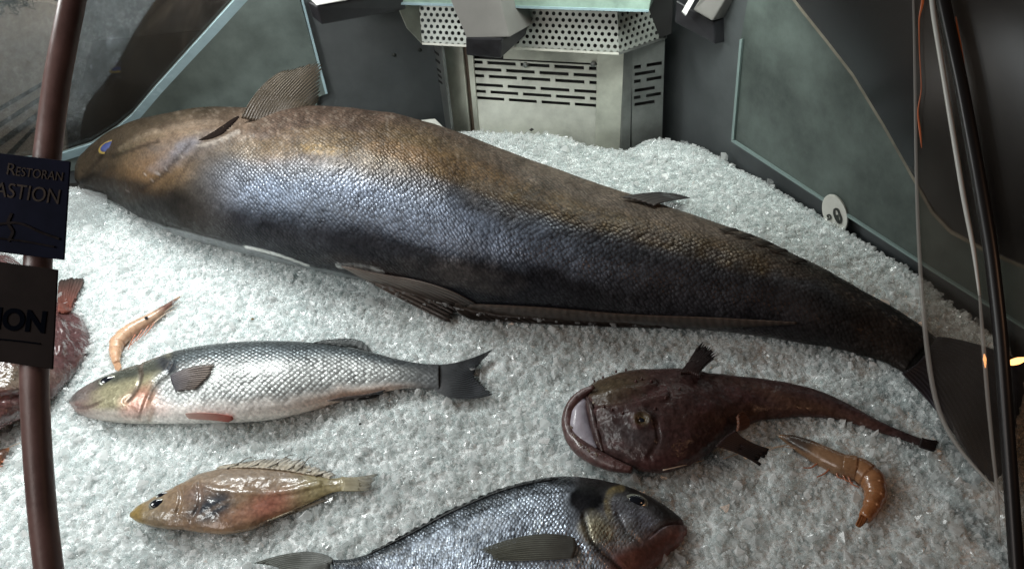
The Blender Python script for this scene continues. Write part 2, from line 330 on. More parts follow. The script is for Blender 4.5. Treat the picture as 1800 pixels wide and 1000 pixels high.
M['bulb'] = mat('bulb', (1, 0.8, 0.5), rough=0.3, emit=((1.0, 0.42, 0.14), 9.0))  # self-lit colour for bright orange reflections in the corner glass
M['panel_cream'] = mat('cream_plastic', (0.44, 0.42, 0.38), rough=0.6, noise=(30, 0.85, 1.1))
M['plant'] = mat('plant_green', (0.03, 0.05, 0.03), rough=0.6, noise=(60, 0.5, 1.5))
M['eye_dark'] = mat('eye_pupil', (0.012, 0.014, 0.02), rough=0.12, coat=1.0)
M['eye_blue'] = mat('eye_clouded_blue', (0.035, 0.05, 0.15), rough=0.5, coat=0.0, noise=(300, 0.8, 1.2))
M['eye_gold'] = mat('eye_gold_ring', (0.42, 0.30, 0.08), rough=0.3, metal=0.4, coat=0.5)
M['eye_silver'] = mat('eye_silver_ring', (0.30, 0.31, 0.26), rough=0.3, metal=0.5, coat=0.5)
M['mouth_dark'] = mat('gill_dark', (0.010, 0.007, 0.006), rough=0.9, spec=0.02)
M['hair'] = mat('spine_hair', (0.16, 0.14, 0.11), rough=0.4)
M['hair_pale'] = mat('antenna_pale', (0.60, 0.45, 0.34), rough=0.35)
M['shrimp'] = mat('shrimp_shell', (0.6, 0.4, 0.3), rough=0.28, attr='Col', coat=0.4, noise=(170, 0.8, 1.15), bump=(260, 0.0004))
M['crumb'] = mat('crumb', (0.16, 0.10, 0.03), rough=0.6)
M['speck'] = mat('speck', (0.02, 0.02, 0.018), rough=0.6)
M['fin'] = fin_mat('fin', clear=0.45)
M['fin_soft'] = fin_mat('fin_soft', clear=0.75, stripes=0.3)
M['fin_clear'] = fin_mat('fin_clear', clear=0.85, stripes=0.2)
M['fin_solid'] = fin_mat('fin_solid', clear=0.0, stripes=0.22)

# ------------------------------------------------------------------ the setting: tray, ice
o = mesh_obj('tray_floor', [(-1.6, -0.1, -0.075), (1.3, -0.1, -0.075), (1.3, 1.9, -0.075), (-1.6, 1.9, -0.075)], [(0, 1, 2, 3)], M['tray'], smooth=False); o['kind'] = 'structure'

ICE_PX = [(-330, 352), (-100, 338), (60, 326), (180, 312), (420, 275), (640, 246), (760, 232), (800, 223), (840, 216), (920, 224), (1000, 229), (1060, 241), (1095, 247), (1130, 232), (1170, 228),
          (1215, 236), (1250, 246), (1300, 270), (1350, 298), (1400, 328), (1440, 352), (1490, 380), (1540, 410), (1590, 440), (1625, 462), (1665, 490), (1720, 528), (1800, 590), (1880, 700), (1900, 860), (1900, 1000), (1900, 1200), (900, 1230), (-330, 1200)]
ICE = np.array([gnd(*p)[:2] for p in ICE_PX])
def poly_sd(x, y, P):
    inside = np.zeros(x.shape, bool); dm = np.full(x.shape, 1e9)
    for i in range(len(P)):
        a, b = P[i - 1], P[i]
        e = b - a; t = np.clip(((x - a[0]) * e[0] + (y - a[1]) * e[1]) / (e @ e), 0, 1)
        dm = np.minimum(dm, np.hypot(x - a[0] - t * e[0], y - a[1] - t * e[1]))
        c = ((a[1] > y) != (b[1] > y)) & (x < (b[0] - a[0]) * (y - a[1]) / (b[1] - a[1] + 1e-12) + a[0]); inside ^= c
    return np.where(inside, dm, -dm)
def ice_h(x, y):
    x = np.asarray(x, float); y = np.asarray(y, float)
    h = 0.016 * (fbm(x * 7 + 3, y * 7 + 9, 3) - 0.5) + 0.008 * (fbm(x * 22, y * 22, 3) - 0.5)
    sd = poly_sd(x, y, ICE)
    return h - 0.085 * (1 - sm(-0.012, 0.028, sd)) 
gx = np.arange(-1.15, 0.75, 0.005); gy = np.arange(0.22, 1.30, 0.005)
GX, GY = np.meshgrid(gx, gy); GZ = ice_h(GX, GY)
nx, ny = len(gx), len(gy)
Vg = np.column_stack([GX.ravel(), GY.ravel(), GZ.ravel()])
ii = (np.arange(ny - 1)[:, None] * nx + np.arange(nx - 1)[None]).ravel()
Fg = np.column_stack([ii, ii + 1, ii + nx + 1, ii + nx])
_sd = poly_sd(GX, GY, ICE).ravel(); keep = (_sd[Fg] > -0.02).any(1); Fg = Fg[keep]
used, inv = np.unique(Fg, return_inverse=True); Vice = Vg[used]; Fice = inv.reshape(Fg.shape)
ICE_BVH = BVHTree.FromPolygons([(v[0], v[1], v[2] + 0.0042) for v in Vice], [tuple(f) for f in Fice])

def make_ice():
    # templates: small irregular convex shards
    T = []
    for k in range(28):
        bm = bmesh.new()
        n = random.randint(8, 12)
        for _ in range(n):
            v = Vector((random.gauss(0, 1), random.gauss(0, 1), random.gauss(0, 1))).normalized()
            bm.verts.new((v.x * random.uniform(0.8, 1.15), v.y * random.uniform(0.7, 1.05), v.z * random.uniform(0.5, 0.9)))
        r = bmesh.ops.convex_hull(bm, input=bm.verts)
        bmesh.ops.delete(bm, geom=[e for e in r['geom_interior'] if isinstance(e, bmesh.types.BMVert)], context='VERTS')
        bm.verts.index_update(); bmesh.ops.triangulate(bm, faces=bm.faces)
        T.append((np.array([v.co[:] for v in bm.verts]), np.array([[v.index for v in f.verts] for f in bm.faces]))); bm.free()
    n = 225000
    x = RNG.uniform(-1.0, 0.62, n * 2); y = RNG.uniform(0.30, 1.28, n * 2)
    # only where the picture can look (a margin round it)
    px, py = proj(np.column_stack([x, y, np.zeros_like(x)])); ok = (px > -150) & (px < 1950) & (py > 120) & (py < 1120)
    sd = poly_sd(x, y, ICE); ok &= sd > -0.004
    x, y, sd = x[ok][:n], y[ok][:n], sd[ok][:n]; n = len(x)
    z = ice_h(x, y)
    r = np.clip(RNG.lognormal(math.log(0.0020), 0.46, n), 0.0011, 0.0085)
    big_ = RNG.random(n) < 0.022 * np.clip(2.2 * fbm(x * 9, y * 9 + 30, 2), 0, 2); r = np.where(big_, np.clip(r * 2.3, 0.0038, 0.0075), r)
    z += RNG.uniform(-0.45, 0.75, n) * r * np.where(big_, 0.5, 1) + (RNG.random(n) < 0.10) * RNG.uniform(0, 0.003, n)
    # ice heaps up a little against each fish
    for bv, (lo, hi) in zip(BVHS, BOXES):
        m = np.where((x > lo[0] - .014) & (x < hi[0] + .014) & (y > lo[1] - .014) & (y < hi[1] + .014))[0]
        for q in m:
            h = bv.find_nearest((x[q], y[q], z[q] + 0.004), 0.014)
            if h[0] is not None:
                out = ((Vector((x[q], y[q], z[q] + 0.004)) - h[0]).dot(h[1])) > 0
                if out: z[q] += 0.0065 * (1 - h[3] / 0.014) * RNG.random()
    # random rotations
    q = RNG.normal(size=(n, 4)); q /= np.linalg.norm(q, axis=1)[:, None]; a, b, c, d = q.T
    R = np.stack([1-2*(c*c+d*d), 2*(b*c-a*d), 2*(b*d+a*c), 2*(b*c+a*d), 1-2*(b*b+d*d), 2*(c*d-a*b), 2*(b*d-a*c), 2*(c*d+a*b), 1-2*(b*b+c*c)], 1).reshape(n, 3, 3)
    tid = RNG.integers(0, len(T), n)
    br = RNG.beta(3.2, 1.5, n); br = 0.88 + 0.11 * br; al = np.where(big_, 0.2, np.clip(RNG.normal(0.46, 0.16, n), 0.12, 0.9))
    patch = fbm(x * 18 + 40, y * 18, 3)
    br *= 0.97 + 0.04 * patch
    VV, FF, CC = [Vice], [], [np.tile([[0.86, 0.90, 0.90, 1.0]], (len(Vice), 1))]
    tri = np.vstack([Fice[:, [0, 1, 2]], Fice[:, [0, 2, 3]]]); FF.append(tri); off = len(Vice)
    for k, (tv, tf) in enumerate(T):
        w = np.where(tid == k)[0]
        P = np.einsum('nij,vj->nvi', R[w], tv) * r[w][:, None, None] + np.column_stack([x[w], y[w], z[w]])[:, None]
        m = len(tv); VV.append(P.reshape(-1, 3)); FF.append((tf[None] + (off + np.arange(len(w)) * m)[:, None, None]).reshape(-1, 3))
        base = np.column_stack([br[w][:, None] * np.array([0.988, 1.0, 0.998]), al[w]])
        CC.append(np.repeat(base, m, axis=0)); off += len(w) * m
    fo = np.vstack(FF)
    fm = np.zeros(len(fo), np.int32); fm[:len(tri)] = 1
    o = mesh_obj('crushed_ice', np.vstack(VV), fo, None, smooth=False, mats=[M['ice'], M['ice_bed']], fmat=fm, col=np.clip(np.vstack(CC), 0, 0.97))
    o['kind'] = 'stuff'; o['label'] = 'white crushed ice heaped over the whole display tray'; o['category'] = 'ice'

# ------------------------------------------------------------------ fish builders
BVHS = []; BOXES = []
def hit(px, py, lift=0.002, only=None):
    """the point of the scene's fish or ice under a pixel, lifted a little off the surface"""
    r = Vector(ray(px, py)).normalized(); best = None
    for b in (BVHS + [ICE_BVH] if only is None else only):
        h = b.ray_cast(Vector(CPOS), r)
        if h[0] is not None and (best is None or h[3] < best[3]): best = h
    if best is None: return gnd(px, py, 0.01)
    return np.array(best[0] - r * lift)

def fish_body(name, ST, ratio, colour, material, parent, rise=0.75, z0=0.0, n=260, k=112, power=1.0, relief=None, tail_lift=0.0):
    """ST: rows (top_x, top_y, bottom_x, bottom_y) in photo pixels from snout to tail; laid on the ice as a solid body."""
    P = spline(np.array([(0.5 * (a + c), 0.5 * (b + d), a, b, c, d) for a, b, c, d in ST], float), n)[:, 2:]
    s = np.linspace(0, 1, n); r = np.array([ratio(q) for q in s])
    zc = np.zeros(n); C = np.zeros((n, 3)); A = np.zeros((n, 3)); b = np.zeros(n)
    zc[:] = z0 + 0.02
    for it in range(4):
        for i in range(n):
            Tp, Bp = gnd(P[i, 0], P[i, 1], zc[i]), gnd(P[i, 2], P[i, 3], zc[i])
            c = 0.5 * (Tp + Bp); a = 0.5 * (Tp - Bp); la = np.linalg.norm(a) + 1e-9; ah = a / la
            v = c - CPOS; v /= np.linalg.norm(v); va, vz = v @ ah, v[2]
            na, nz = -vz, va
            kf = 1.0 / math.sqrt(1 + (r[i] * nz / (na + 1e-9)) ** 2)
            C[i] = c; A[i] = a * kf; b[i] = r[i] * la * kf
        bs = b.copy()
        for _ in range(6): bs[1:-1] = 0.25 * bs[:-2] + 0.5 * bs[1:-1] + 0.25 * bs[2:]
        zc = z0 + bs * rise + tail_lift * sm(0.66, 1.0, s)
    th = np.linspace(0, 2 * np.pi, k + 1)                 # start underneath: seam hidden; th=pi is the upper side
    ca, sa = np.cos(th - np.pi / 2), np.sin(th - np.pi / 2)  # ca: dorsal +1 / ventral -1 ; sa: up
    ca = np.sign(ca) * np.abs(ca) ** power; sa = np.sign(sa) * np.abs(sa) ** power
    Z = np.array([0, 0, 1.0])
    V = C[:, None] + ca[None, :, None] * A[:, None] + (sa[None, :] * b[:, None])[..., None] * Z
    L = np.r_[0, np.cumsum(np.linalg.norm(np.diff(C, axis=0), axis=1))]
    ring = np.linalg.norm(np.diff(V, axis=1), axis=2).cumsum(1); ring = np.concatenate([np.zeros((n, 1)), ring], 1); ring -= ring[:, [k // 2]]
    UV = np.stack([np.repeat(L[:, None], k + 1, 1), ring], -1).reshape(-1, 2)
    Vf = V.reshape(-1, 3); X, Y = proj(Vf)
    ss = np.repeat(s, k + 1); cc = np.tile(ca, n)
    if relief is not None:
        nrm = (ca[None, :, None] * A[:, None] / (np.linalg.norm(A, axis=1)[:, None, None] + 1e-9) + sa[None, :, None] * Z).reshape(-1, 3)
        nrm /= np.linalg.norm(nrm, axis=1)[:, None] + 1e-9
        Vf = Vf + nrm * relief(X, Y, ss, cc, np.tile(sa, n))[:, None]
    col, msk = colour(X, Y, ss, cc)
    fc = []
    i = (np.arange(n - 1)[:, None] * (k + 1) + np.arange(k)[None]).ravel()
    fq = np.column_stack([i, i + 1, i + k + 2, i + k + 1])
    o = mesh_obj(name, Vf, fq, material, parent, col=np.clip(col, 0.002, 0.95), msk=np.clip(msk, 0, 1), uv=UV)
    # close the two ends
    bm = bmesh.new(); bm.from_mesh(o.data); bm.verts.ensure_lookup_table()
    for base in (0, (n - 1) * (k + 1)):
        f = bm.faces.new([bm.verts[base + j] for j in range(k)]); f.smooth = True
    bmesh.ops.recalc_face_normals(bm, faces=bm.faces); bm.to_mesh(o.data); bm.free()
    BOXES.append((Vf.min(0), Vf.max(0)))
    BVHS.append(BVHTree.FromPolygons([tuple(v) for v in Vf], [tuple(f) for f in fq]))
    return o

def fin(name, base, mid, tip, parent, material, c0, c1, nu=40, nv=18, rays=14, lift=0.003, rag=0.0, thick=0.0010, curl=0.0, zfun=None, only=None, dark_tip=None):
    """a fin laid over whatever is under it: three polylines in photo pixels (base, middle, tip)"""
    b_, m_, t_ = (spline(np.asarray(q, float), nu) for q in (base, mid, tip))
    v = np.linspace(0, 1, nv)
    uu = np.linspace(0, rays, nu); rg = rag * (0.45 * RNG.random(nu) + 0.75 * (0.5 + 0.5 * np.cos(uu * 2 * np.pi)) * RNG.random(int(rays) + 2)[uu.astype(int)])
    V = np.zeros((nu, nv, 3)); PX = np.zeros((nu, nv, 2))
    for i in range(nu):
        for j in range(nv):
            t = v[j] * (1 - rg[i] * (v[j] > 0.5))
            p = (1-t)*(1-2*t)*b_[i] + 4*t*(1-t)*m_[i] + t*(2*t-1)*t_[i]
            PX[i, j] = p
            V[i, j] = zfun(p[0], p[1], t, i / (nu - 1)) if zfun else hit(p[0], p[1], lift, only)
    if not zfun:     # smooth heights so the fin hangs as one membrane
        for _ in range(5):
            V[1:-1, :] = 0.25 * V[:-2, :] + 0.5 * V[1:-1, :] + 0.25 * V[2:, :]
        for i in range(nu):
            for j in range(nv):
                r = ray(*PX[i, j]); r = r / np.linalg.norm(r); V[i, j] = CPOS + r * ((V[i, j] - CPOS) @ r)
    U = np.linspace(0, rays, nu)[:, None] + np.zeros((1, nv))
    V = V + (np.sin(U * 2 * np.pi) * 0.0003)[..., None] * np.array([0, -0.3, 1.0])
    tt = np.repeat(v[None], nu, 0)[..., None]
    col = np.array(c0) * (1 - tt) + np.array(c1) * tt
    if dark_tip is not None: col = col * (1 - sm(0.6, 1.0, tt)) + np.array(dark_tip) * sm(0.6, 1.0, tt)
    col = col * (0.8 + 0.4 * fbm(PX[..., 0] / 14, PX[..., 1] / 14, 3))[..., None]
    i = (np.arange(nu - 1)[:, None] * nv + np.arange(nv - 1)[None]).ravel()
    o = mesh_obj(name, V.reshape(-1, 3), np.column_stack([i, i + 1, i + nv + 1, i + nv]), material, parent, col=np.clip(col.reshape(-1, 3), 0.003, 0.9), uv=np.stack([U, np.repeat(v[None], nu, 0)], -1).reshape(-1, 2))
    s = o.modifiers.new('thickness', 'SOLIDIFY'); s.thickness = thick; s.offset = 0
    return o

def eye(parent, px, py, rx, ry, ang, ring_mat, pupil_mat, pup=0.62, only=None, bulge=0.5):
    """a domed eye on the fish: ring > pupil"""
    c = hit(px, py, 0.0, only)
    depth = (c - CPOS) @ CM[:, 2]; k = depth / F
    nrm = None; r = Vector(ray(px, py)).normalized()
    for b in (only or BVHS):
        h = b.ray_cast(Vector(CPOS), r)
        if h[0] is not None: nrm = np.array(h[1])
    if nrm is None: nrm = -np.array(r)
    if nrm @ np.array(r) > 0: nrm = -nrm
    view = -np.array(r); nrm = nrm * 0.5 + view * 0.5; nrm /= np.linalg.norm(nrm)
    ex = CM[:, 0] * math.cos(ang) + CM[:, 1] * math.sin(ang); ex = ex - nrm * (ex @ nrm); ex /= np.linalg.norm(ex); ey = np.cross(nrm, ex)
    def dome(name, sx, sy, hgt, base, m, par):
        V = []; fc = []; a, b = 28, 7
        for i in range(b + 1):
            q = i / b * math.pi / 2
            for j in range(a):
                t = 2 * math.pi * j / a
                V.append(c + ex * sx * math.cos(q) * math.cos(t) + ey * sy * math.cos(q) * math.sin(t) + nrm * (base + hgt * math.sin(q)))
        for i in range(b):
            for j in range(a): fc.append((i * a + j, i * a + (j + 1) % a, (i + 1) * a + (j + 1) % a, (i + 1) * a + j))
        fc.append(tuple(range(a - 1, -1, -1)))
        return fix_normals(mesh_obj(name, V, fc, m, par))
    R = min(rx, ry) * k
    e = dome('eye', rx * k, ry * k, R * bulge, -R * 0.15, ring_mat, parent)
    dome('pupil', rx * k * pup, ry * k * pup, R * bulge * 0.8, R * bulge * 0.20, pupil_mat, e)
    return e

def strand(name, pts, r0, r1, m, parent, lift=0.002, n=16, only=None):
    P = [hit(p[0], p[1], lift, only) for p in pts]
    return tube(name, P, np.linspace(r0, r1, len(P)), m, parent, n=n, k=6)
def ribbon_on(name, px, wpx, m, parent, lift=0.0015, only=None, n=40):
    """a narrow groove/edge that follows the body: wpx = widths in pixels"""
    c = spline(np.asarray(px, float), n); wd = np.interp(np.linspace(0, 1, n), np.linspace(0, 1, len(wpx)), wpx)
    t = np.gradient(c, axis=0); t /= np.linalg.norm(t, axis=1)[:, None]; nn = np.column_stack([-t[:, 1], t[:, 0]])
    V = []
    for i in range(n):
        for q in (-0.5, 0, 0.5): V.append(hit(*(c[i] + nn[i] * wd[i] * q), lift * (1.0 if q == 0 else 0.5), only))
    f = []
    for i in range(n - 1):
        for j in range(2): f.append((i*3+j, i*3+j+1, i*3+j+4, i*3+j+3))
    o = mesh_obj(name, V, f, m, parent); s = o.modifiers.new('thickness', 'SOLIDIFY'); s.thickness = 0.0004; s.offset = 0
    return o

def tail_from(zb, lift=0.006):
    def f(px, py, t, u):
        p = gnd(px, py, zb); zi = float(ice_h(np.array([p[0]]), np.array([p[1]]))[0])
        return gnd(px, py, max(zb * (1 - t) + (zi + lift) * t, (zi + 0.003) if t > 0.3 else -1))
    return f

class Paint:
    def __init__(s, X, Y, base, msk): s.X, s.Y = X, Y; s.c = np.tile(np.array(base, float), (len(X), 1)); s.m = np.tile(np.array(msk, float), (len(X), 1))
    def mix(s, w, col=None, msk=None):
        w = np.clip(w, 0, 1)[:, None]
        if col is not None: s.c = s.c * (1 - w) + np.array(col) * w
        if msk is not None: s.m = s.m * (1 - w) + np.array(msk) * w
    def spot(s, x, y, rx, ry, soft=0.5, ang=0, jag=0.25):
        dx, dy = s.X - x, s.Y - y; c, q = math.cos(ang), math.sin(ang); u = (dx * c + dy * q) / rx; v = (-dx * q + dy * c) / ry
        d = np.hypot(u, v) + jag * (fbm(s.X / (rx * 0.5 + 4), s.Y / (ry * 0.5 + 4), 3) - 0.5) * 2
        return 1 - sm(1 - soft, 1 + soft, d)
    def line(s, pts, wd):
        pts = spline(np.asarray(pts, float), 60); d = np.full(len(s.X), 1e9)
        for a, b in zip(pts[:-1], pts[1:]):
            e = b - a; t = np.clip(((s.X - a[0]) * e[0] + (s.Y - a[1]) * e[1]) / (e @ e), 0, 1); d = np.minimum(d, np.hypot(s.X - a[0] - t * e[0], s.Y - a[1] - t * e[1]))
        return 1 - sm(wd * 0.4, wd, d)
    def mottle(s, sc, amt, o=4, ax=1.0):
        s.c *= (1 + amt * 2 * (fbm(s.X / sc, s.Y / (sc * ax), o) - 0.5))[:, None]
    def out(s): return s.c, s.m

# ------------------------------------------------------------------ the big fish
big = thing('whole_fish', 'very large brown and blue grey fish lying across the ice at the back', 'fish')
BIG_ST = [(134, 306, 133, 322), (144, 284, 138, 338), (163, 262, 156, 347), (195, 240, 182, 360), (245, 219, 223, 394), (310, 205, 286, 432), (400, 196, 370, 460), (500, 198, 466, 487), (600, 199, 566, 511),
          (700, 212, 680, 530), (800, 239, 785, 556), (900, 276, 885, 570), (1000, 312, 985, 573), (1100, 345, 1085, 576), (1200, 377, 1175, 580), (1300, 408, 1265, 587), (1400, 449, 1360, 598),
          (1480, 491, 1440, 610), (1550, 530, 1500, 622), (1612, 566, 1560, 640), (1650, 596, 1590, 655)]
def big_col(X, Y, s, c):
    p = Paint(X, Y, (0.115, 0.118, 0.13), (1.0, 0.42, 0.34))
    top = np.interp(X, [t[0] for t in BIG_ST], [t[1] for t in BIG_ST]); bot = np.interp(X, [t[2] for t in BIG_ST], [t[3] for t in BIG_ST])
    v = (Y - top) / (bot - top + 1)
    n1 = fbm(X / 60, Y / 40, 4) - 0.5; n2 = fbm(X / 22, Y / 16, 4) - 0.5
    # upper back: tan, pinkish forward, brown grey to the rear
    back = (1 - sm(0.10, 0.34, v + 0.22 * n1 + 0.08 * n2)) * sm(250, 420, X)
    p.mix(back, (0.085, 0.056, 0.041), (0.9, 0.05, 0.55))
    p.mix(back * sm(700, 1000, X), (0.150, 0.115, 0.088))
    p.mix(back * sm(1150, 1500, X), (0.085, 0.068, 0.052))
    for (x, y, rx, ry, a, w) in ((470, 262, 90, 16, .0, .6), (640, 272, 70, 26, .2, .7), (730, 265, 70, 30, .3, .75), (800, 285, 60, 22, .3, .5), (580, 240, 70, 14, 0, .5)):
        p.mix(p.spot(x, y, rx, ry, .9, a, .6) * w * .75, (0.15, 0.10, 0.04))
    p.mix(p.line([(760, 285), (900, 335), (1050, 385), (1200, 428), (1330, 470)], 34) * (0.55 + n2), (0.13, 0.085, 0.035))
    # flank: silver blue in the middle, dark lower down
    p.mix(sm(0.30, 0.45, v + 0.15 * n1) * (1 - sm(0.62, 0.80, v + 0.15 * n1)) * sm(330, 480, X) * (1 - sm(950, 1300, X)), (0.150, 0.180, 0.240), (1.0, 0.28, 0.38))
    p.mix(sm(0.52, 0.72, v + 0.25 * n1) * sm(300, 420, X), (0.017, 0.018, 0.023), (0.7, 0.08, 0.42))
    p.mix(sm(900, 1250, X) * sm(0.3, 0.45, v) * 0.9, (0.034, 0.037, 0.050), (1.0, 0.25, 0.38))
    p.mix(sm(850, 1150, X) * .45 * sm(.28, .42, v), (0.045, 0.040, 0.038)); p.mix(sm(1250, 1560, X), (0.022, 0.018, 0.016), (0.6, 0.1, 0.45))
    # head: smooth olive brown skin
    head = 1 - sm(290, 440, X + 40 * n1 - 60 * sm(0.5, 0.0, v))
    p.mix(head, (0.05, 0.037, 0.024), (0.08, 0.02, 0.55))
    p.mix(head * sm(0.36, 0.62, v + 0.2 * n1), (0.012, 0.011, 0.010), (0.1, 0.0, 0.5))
    p.mix(p.spot(360, 232, 90, 26, .7, -.2) * 0.85, (0.10, 0.07, 0.05), (0.1, 0.05, 0.5))
    p.mix(p.spot(310, 268, 60, 18, .8, -.3) * 0.7, (0.10, 0.095, 0.10))
    p.mix(p.spot(270, 300, 70, 30, .9, -.3) * 0.4, (0.22, 0.13, 0.06))
    p.mix(p.line([(210, 262), (240, 246), (300, 232), (350, 236)], 5) * .4 * (0.5 + n2), (0.22, 0.18, 0.12))
    p.mix(p.line([(205, 275), (250, 250), (290, 240)], 4) * .8, (0.06, 0.05, 0.03))
    p.mix(p.line([(182, 300), (150, 325), (140, 330)], 4) * .7, (0.03, 0.025, 0.02))
    p.mix(p.line([(405, 224), (380, 240), (345, 252), (310, 272), (280, 310)], 5) * .6, (0.07, 0.05, 0.035))
    p.mix(p.line([(420, 236), (390, 248), (352, 258)], 6) * .6, (0.24, 0.21, 0.18))
    # pale belly under the fold
    fold = np.interp(X, [150, 300, 440, 540, 600, 700, 760], [345, 402, 439, 469, 480, 512, 545])
    p.mix(sm(-1, 4, Y - fold) * (1 - sm(620, 740, X)) * sm(190, 300, X), (0.17, 0.185, 0.19), (0.0, 0.0, 0.4))
    p.mix(p.line([(433, 437), (490, 450), (540, 468)], 4), (0.85, 0.85, 0.8), (0, 0, .15)); p.mix(p.line([(595, 466), (640, 470), (670, 478)], 6) * (0.3 + sm(.4, .6, fbm(X / 5, Y / 5, 2))), (0.7, 0.7, 0.68), (0, 0.2, .15))  # gloss highlights along the fold painted into the colour
    for (x, y, rx, ry, a, w, c_) in ((262, 292, 34, 20, -.5, .5, (0.11, 0.062, 0.03)), (235, 300, 20, 26, 0, .4, (0.08, 0.05, 0.026)), (330, 256, 26, 10, -.5, .8, (0.12, 0.115, 0.13)), (300, 285, 30, 12, -.4, .5, (0.12, 0.115, 0.13)),
                                (210, 330, 50, 18, .3, .6, (0.018, 0.016, 0.015)), (300, 240, 60, 12, -.25, .5, (0.13, 0.09, 0.06)), (690, 262, 60, 16, .2, .6, (0.15, 0.085, 0.04)), (565, 262, 34, 10, 0, .6, (0.19, 0.115, 0.03)), (780, 290, 46, 18, .4, .6, (0.13, 0.075, 0.035)), (860, 305, 50, 16, .4, .5, (0.17, 0.10, 0.05)),
                                (610, 430, 120, 26, .15, .5, (0.05, 0.05, 0.06)), (800, 480, 80, 22, .2, .6, (0.10, 0.085, 0.08)), (640, 470, 60, 16, .2, .5, (0.05, 0.03, 0.022))):
        p.mix(p.spot(x, y, rx, ry, .6, a, .7) * w, c_)
    for (x, y, q) in ((277, 304, 5), (266, 316, 4), (255, 308, 3), (318, 276, 6), (224, 336, 3), (292, 296, 3)): p.mix(p.spot(x, y, q * .8, q * .5, .5, .4, .8) * .6, (0.34, 0.30, 0.28))
    sp_ = fbm(X / 5, Y / 4, 2); p.mix(sm(0.66, 0.74, sp_) * back * .3, (0.26, 0.21, 0.165))
    for l, wd, k_ in (([(136, 322), (150, 330), (172, 338), (196, 342)], 4, .9), ([(332, 256), (312, 280), (286, 306), (250, 332), (222, 344)], 5, .6), ([(200, 276), (240, 262), (280, 250)], 4, .6), ([(160, 296), (176, 280), (186, 270)], 4, .6), ([(352, 262), (322, 300), (300, 350)], 4, .45)):
        p.mix(p.line(l, wd) * k_, (0.016, 0.012, 0.010))
    p.mix(p.line([(238, 244), (290, 228), (350, 220), (400, 212)], 8) * .45 * (.4 + n2 * 2), (0.20, 0.155, 0.115))
    p.mottle(40, 0.38); p.mottle(14, 0.3, 3); p.mottle(6, 0.2, 2)
    return p.out()
def big_rel(X, Y, s, c, sa):
    r = np.zeros_like(X)
    p = Paint(X, Y, (0, 0, 0), (0, 0, 0))
    r -= 0.0035 * p.line([(418, 218), (395, 234), (352, 250)], 9)
    r += 0.003 * p.line([(440, 232), (395, 246), (345, 262), (300, 290)], 14)
    r -= 0.0022 * p.line([(300, 402), (440, 441), (540, 471), (600, 482), (720, 520)], 8)
    r += 0.002 * p.spot(330, 235, 90, 30, .8)
    r -= 0.0022 * p.line([(134, 322), (150, 331), (172, 339), (200, 343)], 6) + 0.0018 * p.line([(332, 256), (312, 280), (286, 306), (250, 332)], 7)
    r += 0.0022 * p.line([(205, 272), (190, 268), (172, 272)], 8)
    r += 0.003 * (fbm(X / 70, Y / 50, 3) - 0.5)
    return r
M['skin_big'] = fish_mat('big_fish_skin', 0.0045, 1.0, 0.0011, 0.55, 0.6, coat=0.06, coat_rough=0.2, wet=(30, 0.003), dark=0.6)
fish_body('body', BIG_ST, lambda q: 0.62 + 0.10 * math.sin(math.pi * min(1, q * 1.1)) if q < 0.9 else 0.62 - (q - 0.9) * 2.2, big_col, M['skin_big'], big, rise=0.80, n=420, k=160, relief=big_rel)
BB = [BVHS[-1]]
eye(big, 191, 258, 22, 11, -0.35, M['eye_gold'], M['eye_blue'], 0.74, BB, 0.28)
ribbon_on('gill_opening', [(349, 247), (370, 240), (392, 228), (412, 211), (420, 205)], [1, 9, 13, 10, 3], M['mouth_dark'], big, 0.0008, BB)
_b0 = hit(430, 212, 0.0, BB); 
def pect_z(px, py, t, u):       # the raised fin stands up off the flank
    return CPOS + ray(px, py) * (((_b0 - CPOS) @ CM[:, 2]) - 0.012 + 0.03 * t + 0.02 * u)
fin('pectoral_fin', [(424, 208), (450, 213), (480, 213), (512, 206), (530, 198)], [(455, 158), (480, 165), (505, 168), (530, 175), (548, 190)], [(498, 124), (530, 115), (566, 108), (566, 140), (560, 176)], big, M['fin'], (0.04, 0.028, 0.018), (0.085, 0.07, 0.052), nu=110, nv=24, rays=21, zfun=pect_z, rag=0.16)
fin('pelvic_fin', [(600, 468), (625, 472), (660, 482)], [(690, 518), (720, 505), (760, 500)], [(793, 570), (806, 548), (838, 535)], big, M['fin'], (0.24, 0.19, 0.16), (0.05, 0.038, 0.033), nu=40, rays=9, lift=0.004, rag=0.05, only=None)
fin('anal_fin', [(800, 533), (950, 540), (1100, 552), (1250, 558), (1400, 566)], [(805, 548), (950, 557), (1100, 564), (1250, 568), (1400, 568)], [(830, 562), (955, 569), (1100, 575), (1250, 577), (1400, 570)], big, M['fin_solid'], (0.085, 0.062, 0.05), (0.022, 0.018, 0.016), nu=110, nv=8, rays=40, lift=0.004)
def back_z(px, py, t, u): return CPOS + ray(px, py) * (((hit(px - 6, py + 16, 0, BB) - CPOS) @ CM[:, 2]) + 0.012)
fin('dorsal_fin', [(1092, 347), (1120, 352), (1152, 362)], [(1125, 341), (1145, 345), (1165, 356)], [(1160, 338), (1192, 342), (1213, 348)], big, M['fin_solid'], (0.09, 0.08, 0.075), (0.06, 0.055, 0.055), nu=20, nv=10, rays=6, zfun=back_z)
for (x, y) in ((1285, 401), (1312, 411), (1345, 425), (1372, 437), (1405, 455)):
    fin('finlet', [(x - 22, y + 2), (x - 8, y + 7)], [(x, y), (x + 3, y + 5)], [(x + 10, y + 2), (x + 14, y + 5)], big, M['fin_solid'], (0.06, 0.05, 0.04), (0.03, 0.026, 0.022), nu=8, nv=6, rays=2, zfun=back_z)
def tail_z(px, py, t, u): return gnd(px, py, 0.036 - 0.018 * t)
